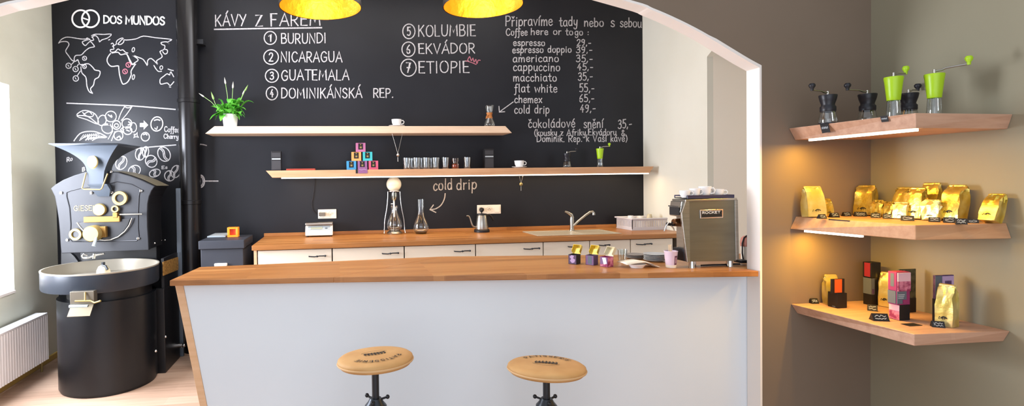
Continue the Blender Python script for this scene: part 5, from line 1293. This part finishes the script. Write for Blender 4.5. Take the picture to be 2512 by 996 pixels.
# cup rail
q0, q1 = em(1687, 488), em(1800, 485)
zt1 = em(1740, 487).z
b = MB(); b.box(q0.x, q1.x, yE, yE+DE, zt1+.001, zt1+.006); b.build('cup_tray', 'black', es)
b = MB(); rz = zt1+9*k*.8
b.tube([(q0.x, yE, rz), (q1.x, yE, rz), (q1.x, yE+DE, rz), (q0.x, yE+DE, rz)], .004, 6, True)
for x in (q0.x, q1.x):
    for y in (yE, yE+DE): b.cyl((x, y, zt1+.002), (x, y, rz), .003, seg=8)
b.box(q0.x, q1.x, yE-.001, yE+.001, zt1+.002, rz); b.build('cup_rail', mat('blue black rail', '#3a3650', .4), es)
settle(es, ((q0.x+q1.x)/2, yE+DE/2, zb))
cupB = None
for u, vt, rpx, dy_, lab_ in ((1680, 468, 13, .03, 'white cup on the espresso machine, nearest its front'), (1704, 463, 12.5, .03, 'second white cup from the front on top of the espresso machine'), (1729, 458, 15, .035, 'tallest white cup on top of the espresso machine'), (1761, 466, 14, .035, 'white cup nearest the rear on top of the espresso machine'),
                            (1692, 471, 11, .09, 'white cup in the back row on the espresso machine, behind the front two'), (1746, 471, 11, .09, 'white cup in the back row on the espresso machine, behind the tallest one')):
    q = em(u, 480, dy_); R = rpx*k*1.0; H = (487-vt)*k*.92
    if cupB is None: cupB = make_cup(Vector((q.x, q.y, zt1+.0065)), lab_, R, H, -.8, 'white cups on the espresso machine'); H0 = H; R0 = R
    else: dup(cupB, Vector((q.x, q.y, zt1+.0065)), lab_, random.uniform(-1, -.3), None, (R/R0, R/R0, H/H0))
# white canister with terracotta lid, and the cable
q = onY(1829, 628, yE+.12); k2 = mpp(q)
zq = zb
t = thing('canister', 'white canister with a terracotta lid and dark loop, between machine and arch', 'canister', (q.x, q.y, zq))
hc_ = onY(1829, 604, yE+.12).z-zq
MB().lathe([(0, 0), (10*k2, 0), (10*k2, hc_), (0, hc_)], seg=24).build('body', 'off_white', t, smooth=40)
MB().lathe([(11*k2, hc_+.0005), (12*k2, hc_+8*k2), (10*k2, hc_+20*k2), (5*k2, hc_+25*k2), (0, hc_+26*k2)], seg=24).build('lid', 'pink_rubber', t, smooth=60)
MB().tube([(-10*k2, -.012, hc_*.1), (-13*k2, -.012, hc_*.6), (-13*k2, -.012, hc_+8*k2), (-8*k2, -.012, hc_+22*k2), (2*k2, -.012, hc_+28*k2), (8*k2, -.012, hc_+26*k2)], .004, 8).build('loop', 'black', t, smooth=60)
pts = [em(1720, 648, .05), em(1745, 650, .055), em(1770, 648, .05), em(1800, 650, .055), em(1815, 648, .05)]
tag(MB().tube([Vector((a.x, a.y, zb+.006))-Vector((pts[0].x, pts[0].y, zb)) for a in (Vector(w) for w in cr([tuple(x) for x in pts], 5))], .005, 6).build('machine_cable', 'cable', smooth=60, loc=(pts[0].x, pts[0].y, zb)), 'dark cable lying on the bar under the espresso machine', 'cable')
tag(MB().box(0, .05, 0, .06, 0, .016).build('dark_tray', 'black_metal', loc=(em(1812, 650, .05).x, yE+.03, zb+.0125), bevel=.003), 'flat dark tray on the bar behind the rear machine foot', 'tray')

# ================================================================== THINGS ON THE CORNER SHELVES
def bag_mesh(w, d, h, seed, crumple=.004):
    r = random.Random(seed); b = MB(); n = 6
    levels = [(0, 1, 1), (.03, 1.03, 1.03), (.25, 1.05, 1.08), (.5, 1.04, 1.06), (.72, 1.0, .95), (.84, .98, .72), (.93, .97, .38), (1.0, .96, .10)]
    rows = []
    for (t, sx, sy) in levels:
        pts = []
        X, Y = w/2*sx, d/2*sy
        for i in range(n): pts.append((-X+2*X*i/n, -Y))
        for i in range(n): pts.append((X, -Y+2*Y*i/n))
        for i in range(n): pts.append((X-2*X*i/n, Y))
        for i in range(n): pts.append((-X, Y-2*Y*i/n))
        c = crumple*(0 if t == 0 else (.5 if t < .7 else 1.2))
        gus = (t > .6)
        row = []
        for j, (x, y) in enumerate(pts):
            g = 0
            if gus and (n < j < 2*n or 3*n < j < 4*n): x *= 1-.10*(1-abs((j % n)-n/2)/(n/2))*t
            row.append((x+r.uniform(-c, c), y+r.uniform(-c, c), t*h+(r.uniform(-c, c)*.5 if t else 0)))
        rows.append(row)
    vv = [[b.v(p) for p in row] for row in rows]; m_ = 4*n
    for A, B in zip(vv, vv[1:]):
        for i in range(m_): b.face([A[i], A[(i+1) % m_], B[(i+1) % m_], B[i]])
    b.face(vv[0][::-1]); b.face(vv[-1])
    return b
def coffee_bag(label, loc, w, d, h, rotz, lean=0, m_='foil', group='gold coffee bags on the middle corner shelf', seed=1, fold=True, crumple=.004, mark=True):
    t = thing('coffee_bag', label, 'coffee bag', loc, 0, group)
    t.rotation_euler = (0, 0, rotz)
    # leaning is a tilt about the foot edge at the rear
    b = bag_mesh(w, d, h, seed, crumple)
    L = Matrix.Translation((0, d/2, 0)) @ Matrix.Rotation(-lean, 4, 'X') @ Matrix.Translation((0, -d/2, 0))
    up = max(0, 0)
    def place(o): o.data.transform(L); o.data.transform(Matrix.Translation((0, 0, math.sin(abs(lean))*0)))
    o = b.build('pouch', m_, t, smooth=28); place(o); zmin = min(v.co.z for v in o.data.vertices)
    parts = [o]
    if fold:
        f = MB(); X = w/2*.93
        f.hull8([(-X, -d*.10, h*.965), (X, -d*.10, h*.965), (X, d*.10, h*1.0), (-X, d*.10, h*1.0)], [(-X, -d*.12, h*1.02), (X, -d*.12, h*1.02), (X, d*.08, h*1.05), (-X, d*.08, h*1.05)])
        f = f.build('folded_top', m_, t, bevel=.003); place(f); parts.append(f)
    if mark:
        k_ = w*.11; mb = MB(); y = -d/2*1.05-crumple*.5-.0008
        mb.ribbon([tuple(q) for q in cr([(-k_*1.2, h*.20), (-k_*.2, h*.24), (k_*.8, h*.235), (k_*1.5, h*.21)])], h*.028, lambda x, z: (x, y, z)); mb.ribbon([(-k_*.2, h*.225), (-k_*.5, h*.175)], h*.015, lambda x, z: (x, y, z)); mb.ribbon([(k_*.5, h*.225), (k_*.4, h*.18)], h*.014, lambda x, z: (x, y, z))
        for q in ((-k_*2.4, h*.19), (-k_*2.1, h*.225)): mb.ribbon(ell(q[0], q[1], h*.007, h*.007, 0, 360, 8), h*.012, lambda x, z: (x, y, z))
        m2 = mb.build('printed_mark', 'ink', t, recalc=False); place(m2); parts.append(m2)
    for q in parts: q.data.transform(Matrix.Translation((0, 0, -zmin)))
    return t
def S2(u, v): p = onZ(u, v, ZS2); p.z += .0006; return p
def S3(u, v): p = onZ(u, v, ZS3); p.z += .0006; return p
def clampx(p, m_): p.x = min(p.x, XR-m_); p.y = min(p.y, YA-m_); return p
KB = mpp((2.6, 2.4, 1.4))
def bg(label, u, wpx, dpx, hpx, rotz, lean, m_='foil', seed=1, crumple=.004, mark=True, marg=.05, fold=True, wall='r', zz=None, group='gold coffee bags on the middle corner shelf'):
    p = onX(u, 520, XR-marg) if wall == 'r' else onY(u, 520, YA-marg)
    p.z = (ZS2 if zz is None else zz)+.0006; k = mpp(p)
    coffee_bag(label, p, wpx, dpx, hpx, rotz, lean, m_, group, seed=seed, crumple=crumple, mark=mark, fold=fold)
bg('big pale gold coffee bag at the shelf end against the taupe wall', 1997, .088, .055, .158, -.22, .10, 'foil_pale', 3, marg=.085, wall='b')
bg('small gold bag half hidden behind the big bag at the shelf end', 2030, .045, .028, .092, -.1, .10, 'foil', 4, marg=.034, wall='b')
bg('big gold coffee bag in the corner where the two walls meet', 2122, .080, .055, .158, -1.25, .12, 'foil', 5, marg=.10)
bg('small crumpled gold bag leaning on the right side of the corner bag', 2153, .045, .035, .085, -1.3, .10, 'foil', 6, .006, marg=.115)
bg('small crumpled gold bag left of the centre group, in a gap', 2180, .040, .032, .078, -1.4, .08, 'foil', 7, .006, marg=.10)
bg('gold coffee bag at the rear left of the centre group', 2213, .074, .045, .150, -1.5, .12, 'foil', 8, mark=False, marg=.055)
bg('small bright gold bag in front of the centre group', 2210, .055, .032, .080, -1.35, .10, 'foil_pale', 9, marg=.165)
bg('tall gold coffee bag in the middle of the centre group', 2246, .066, .045, .150, -1.45, .12, 'foil', 10, marg=.13)
bg('tallest gold coffee bag at the rear of the centre group, by the right wall', 2278, .076, .045, .172, -1.5, .12, 'foil', 11, mark=False, marg=.055)
bg('small crumpled gold bag at the front right of the centre group', 2284, .060, .034, .096, -1.35, .10, 'foil_pale', 12, .007, marg=.135)
bg('small dark gold bag in the gap before the single upright bag', 2311, .034, .026, .076, -1.5, .10, 'foil', 13, .005, mark=False, marg=.045)
bg('single large gold coffee bag with a bright edge, right of the centre group', 2337, .070, .060, .162, -1.5, .19, 'foil', 14, marg=.085)
bg('small gold bag leaning on the right wall, alone at the far end', 2427, .058, .045, .128, -1.5, .36, 'foil', 15, marg=.085)

def price_tag(label, p, wpx, hpx, rotz, group):
    k = mpp(p); w, h = wpx*k, hpx*k; d = h*1.15
    t = thing('price_tag', label, 'price tag', p, rotz, group)
    MB().prism([(-d*.5, 0), (d*.5, 0), (d*.02, h), (-d*.02, h)], -w/2, w/2, 'x').build('card', 'black', t)
    n = Vector((0, -h, d*.48)).normalized()
    def fp(x, s): q = Vector((x, -d*.5+d*.48*s, h*s)); q += n*.0009; return q
    mb = MB(); r = random.Random(wpx*7+hpx)
    for row in (.66, .34):
        x = -w*.36; pts = []
        while x < w*.36: pts.append((x, row+r.uniform(-.13, .13))); x += w*.10
        mb.ribbon(pts, .0, lambda x, s: fp(x, s)) if False else None
        st = [Vector(q) for q in pts]
        for a, c in zip(st, st[1:]):
            mb.poly([fp(a.x, a.y-.05), fp(c.x, c.y-.05), fp(c.x, c.y+.06), fp(a.x, a.y+.06)])
    mb.build('chalk_writing', 'slate_pale', t, recalc=False)
    return t
GT = 'small black price tags on the middle corner shelf'
tags_ = [(2016, .17, 'b', 17, 11, -.1, 'black price tag at the foot of the big bag at the shelf end'), (2046, .11, 'b', 20, 11, -.1, 'black price tag right of the small half hidden bag'), (2076, .06, 'b', 17, 10, -.2, 'black price tag in the empty stretch left of the corner bag'), (2110, .17, 'r', 24, 11, -.5, 'wide black price tag at the foot of the corner bag'),
         (2148, .19, 'r', 18, 11, -.8, 'black price tag below the crumpled bag beside the corner bag'), (2178, .19, 'r', 19, 11, -.8, 'black price tag in front of the gap left of the centre group'), (2226, .235, 'r', 24, 12, -.8, 'black price tag at the foot of the tall centre bag'), (2292, .20, 'r', 20, 11, -.8, 'black price tag between the centre group and the single upright bag'),
         (2329, .19, 'r', 21, 13, -.8, 'black price tag before the single upright bag'), (2358, .23, 'r', 20, 14, -.8, 'black price tag nearest the shelf front edge'), (2386, .12, 'r', 20, 9, -.7, 'low black price tag between the single bag and the small leaning bag')]
for u, mg, wl, w_, h_, rz, l in tags_:
    p = onX(u, 520, XR-mg) if wl == 'r' else onY(u, 520, YA-mg)
    p.z = ZS2+.0006; price_tag(l, p, w_, h_, rz, GT)
# label strip on the face of the middle shelf
def face_card(label, S_, corners, cat, zlev):
    L, Fp, R = S_
    # plane of the shelf face through L and Fp
    d = (Fp-L); n = Vector((d.y, -d.x, 0)).normalized()
    if n.dot(Vector((0, 0, 0))-L) < 0: n = -n
    def hit(u, v):
        r_ = ray(u, v); o = Vector((0, 0, HC)); t_ = (L-o).dot(n)/r_.dot(n); return o+r_*t_+n*.0012
    P_ = [hit(*c) for c in corners]; c0_ = sum(P_, Vector())/4
    t = thing('shelf_label', label, 'label', c0_)
    b = MB(); b.hull8([q-c0_ for q in P_], [q-c0_+n*.0014 for q in P_]); b.build('card', 'black', t)
    mb = MB(); a_, b_, c_, d_ = [q-c0_+n*.0022 for q in P_]; r = random.Random(3)
    def mp(x, y): return a_.lerp(b_, x).lerp(d_.lerp(c_, x), y)
    x = .12
    while x < .86:
        w_ = r.uniform(.03, .07); y0 = .38+r.uniform(-.05, .05); mb.poly([mp(x, y0), mp(x+w_, y0), mp(x+w_, y0+.2), mp(x, y0+.2)]); x += w_+.02
    mb.build('pale_writing', 'slate_pale', t, recalc=False)
face_card('dark label strip with pale writing stuck on the face of the middle corner shelf', S2P, [(2034, 537), (2086, 541), (2080, 556), (2029, 550)], 'label', ZS2)
face_card('small black label on the face of the highest corner shelf, near its end', S1P, [(2012, 304), (2032, 301), (2038, 324), (2018, 327)], 'label', ZS1)
face_card('small black label on the face of the highest corner shelf, below the lime grinder', S1P, [(2160, 285), (2178, 283), (2181, 298), (2164, 300)], 'label', ZS1)

# lowest shelf
GB = 'boxes and bags on the lowest corner shelf'
p = clampx(S3(2000, 737), .05); k = mpp(p)
coffee_bag('pale gold coffee bag at the end of the lowest corner shelf', p, .066, .038, .155, -.2, .04, 'foil_pale', GB, 21)
p = S3(2173, 752); k = mpp(p)
coffee_bag('pale gold coffee bag squeezed between the black box and the pink box', p, .052, .036, .176, -1.2, .05, 'foil_pale', GB, 22)
p = S3(2322, 800); k = mpp(p)
coffee_bag('olive gold coffee bag standing before the purple box', p, .060, .050, .186, -1.3, .02, 'foil_pale', GB, 23)
def carton3(label, ul, ue, ur, vb, vt, prints, m_, z0_=None, name='packaging_box', marg=None):
    """box with its near left edge at ue: left face spans ul..ue, front face ue..ur"""
    p = onZ(ue, vb, ZS3 if z0_ is None else z0_); p.z += .0006
    k = mpp(p); w = (ur-ue)*k; d = max(.02, (ue-ul)*p.y/(ue-830)*1.0) if False else (ue-ul)/((ue-830)/(mpp(p)*F_PX))
    d = min(d, .12); h = (vb-vt)*k
    if p.x+w > XR-.004: p.x = XR-.004-w
    if p.y+d > YA-.004: p.y = YA-.004-d
    t = thing(name, label, 'box', p, 0, GB)
    MB().box(0, w, 0, d, 0, h).build('carton', m_, t, bevel=.001)
    for i_, (nm, mm, side_, a0, a1, b0, b1) in enumerate(prints):
        o_ = -.0012-.0005*i_
        if side_ == 'f': MB().box(w*a0, w*a1, o_, -.0002, h*b0, h*b1).build(nm, mm, t)
        else: MB().box(o_, -.0002, d*a0, d*a1, h*b0, h*b1).build(nm, mm, t)
    return t, p, w, d, h
_, pp, ww, dd_, hh = carton3('black cube box carrying a taller box with orange label', 2030, 2054, 2081, 757, 720, [('small_print', 'slate_card', 'l', .2, .5, .05, .12)], 'black')
carton3('black box with bright orange label, on top of the black cube box', 2037, 2041, 2076, 720.5, 685, [('orange_label', 'orange_card', 'f', .2, .78, .05, .97)], 'black', pp.z+hh)
_, pp, ww, dd_, hh = carton3('plain black box below a red labelled box, in front of the wall corner', 2117, 2138, 2160, 750, 682, [('slate_label', 'slate_card', 'l', .02, .98, .40, .98), ('slate_label', 'slate_card', 'f', .0, .35, .40, .98), ('violet_mark', 'purple', 'f', .02, .3, .42, .6)], 'black')
carton3('black box with a crimson label, on top of the plain black box', 2116, 2137, 2164, 682, 645, [('crimson_label', 'red_card', 'l', .1, .8, .05, .97)], 'black', pp.z+hh)
carton3('dark green box behind the pink box', 2202, 2206, 2253, 768, 661, [('dark_foot', 'black', 'f', .0, 1, .0, .33), ('pale_print', 'slate_pale', 'f', .1, .3, .92, .97)], 'green_dark')
_, pp, ww, dd_, hh = carton3('small box with pale pink side, under the tall pink box', 2180, 2207, 2236, 787, 749, [('pink_side', 'pink_card', 'l', .02, .98, .02, .6), ('pale_side', 'pink_pale', 'l', .02, .98, .6, .98)], 'black')
carton3('tall pink picture box stacked on the small pale pink box', 2178, 2200, 2237, 749, 668, [('magenta_side', 'magenta', 'l', .02, .98, .44, .98), ('dark_panel', 'slate_card', 'l', .3, .7, .55, .95), ('slate_label', 'slate_card', 'l', .1, 1.0, .04, .42), ('slate_label', 'slate_card', 'f', .0, .7, .04, .42), ('pale_writing', 'slate_pale', 'f', .05, .55, .30, .325), ('pale_writing', 'slate_pale', 'f', .05, .5, .25, .275), ('pale_writing', 'slate_pale', 'f', .05, .45, .2, .225), ('pale_sky', 'pink_pale', 'f', .02, .98, .72, .98), ('pink_field', 'pink_card', 'f', .02, .98, .42, .72), ('magenta_mark', 'magenta', 'f', .4, .7, .05, .16)], 'magenta', pp.z+hh)
carton3('purple picture box behind the olive gold bag', 2288, 2294, 2347, 790, 676, [('dark_panel', 'slate_card', 'f', .0, .34, .55, .99), ('lilac_picture', 'lilac', 'f', .36, .98, .6, .98), ('dark_tree', 'purple', 'f', .5, .85, .66, .88), ('black_base', 'black', 'l', 0, 1, 0, .5)], 'purple')
price_tag('black price tag at the foot of the pale bag on the lowest shelf', S3(1996, 744), 18, 12, -.1, 'black price tags on the lowest corner shelf')
price_tag('black price tag before the plain black box on the lowest shelf', S3(2140, 762), 19, 14, -.8, 'black price tags on the lowest corner shelf')
price_tag('largest black price tag, lying free at the front of the lowest shelf', S3(2157, 786), 34, 17, -.35, 'black price tags on the lowest corner shelf')
price_tag('black price tag left of the olive gold bag', S3(2300, 802), 24, 14, -.6, 'black price tags on the lowest corner shelf')
p = S3(2236, 797); k = mpp(p)
tag(MB().box(-18*k, 18*k, -.02, .02, 0, .0015).build('flat_card', 'black', loc=p), 'flat black card lying on the lowest corner shelf', 'card')

# ================================================================== LIGHT
wd = bpy.data.worlds.new('world'); sc.world = wd; wd.use_nodes = True
bgn = wd.node_tree.nodes['Background']; bgn.inputs[0].default_value = lin('#e6eefb'); bgn.inputs[1].default_value = 1.12
def area(name, loc, target, sx, sy, power, col, spread=180):
    d = bpy.data.lights.new(name, 'AREA'); d.shape = 'RECTANGLE'; d.size, d.size_y, d.energy, d.color = sx, sy, power, lin(col)[:3]; d.spread = math.radians(spread)
    o = bpy.data.objects.new(name, d); COL.objects.link(o); o.location = loc
    o.rotation_euler = (Vector(target)-Vector(loc)).to_track_quat('-Z', 'Y').to_euler(); return o
def point(name, loc, power, col, r=.05):
    d = bpy.data.lights.new(name, 'POINT'); d.energy, d.color, d.shadow_soft_size = power, lin(col)[:3], r
    o = bpy.data.objects.new(name, d); COL.objects.link(o); o.location = loc; return o
wyc, wzc = (wy0+wy1)/2, (wz0+wz1)/2
area('window_daylight', (XL-.06, wyc, wzc), (XL+3, wyc+.5, wzc-.3), wy1-wy0-.1, wz1-wz0-.1, 230, '#eaf1ff')
area('back_room_fill_light', (.5, 4.1, ZCEIL-.05), (.5, 4.1, 0), 3.4, 1.4, 46, '#fbf8f4')  # added overhead fill for the back room, not a fitted lamp
for p, R in LAMPS: point('lamp_bulb_light', (p.x, p.y, p.z+R*.45), 6, '#ffd08a', .06)
area('front_fill_light', (-.6, -1.5, 1.7), (.4, 3, 1.1), 4.2, 2.4, 62, '#eef3ff')  # added broad fill from behind the camera, no window stands there
area('left_wall_fill_light', (.2, 3.5, 3.45), (XL, 4.3, 1.0), 2.4, 1.4, 36, '#f3f6ff', 110)  # added fill to brighten the left wall and radiator, no fitted lamp
# under-shelf strips
xa_, xb_ = onY(690, 437, YS).x, onY(1592, 427, YS).x
area('shelf_strip_light', ((xa_+xb_)/2, YS+.02, zlb-.014), ((xa_+xb_)/2, YS+.10, 0), xb_-xa_, .02, 9, '#ffd9a0')
for S_, pw, f0, f1 in ((S1P, 7.0, .12, .97), (S2P, 4.6, .12, .6)):
    L, Fp, R = S_; a = L.lerp(Fp, f0); c = L.lerp(Fp, f1); md = (a+c)/2; z = L.z-.085
    d = bpy.data.lights.new('corner_strip_light', 'AREA'); d.shape = 'RECTANGLE'; d.size = (c-a).length; d.size_y = .02; d.energy = pw; d.color = lin('#ffc23e')[:3]
    o = bpy.data.objects.new('corner_strip_light', d); COL.objects.link(o); o.location = (md.x+.04, md.y, z); o.rotation_euler = (0, 0, math.atan2(c.y-a.y, c.x-a.x))
sc.view_settings.view_transform = 'Standard'
sc.view_settings.look = 'None'
sc.view_settings.exposure = 0
try: sc.cycles.max_bounces = 8; sc.cycles.transparent_max_bounces = 16
except Exception: pass
try: sc.cycles.use_denoising = True
except Exception: pass
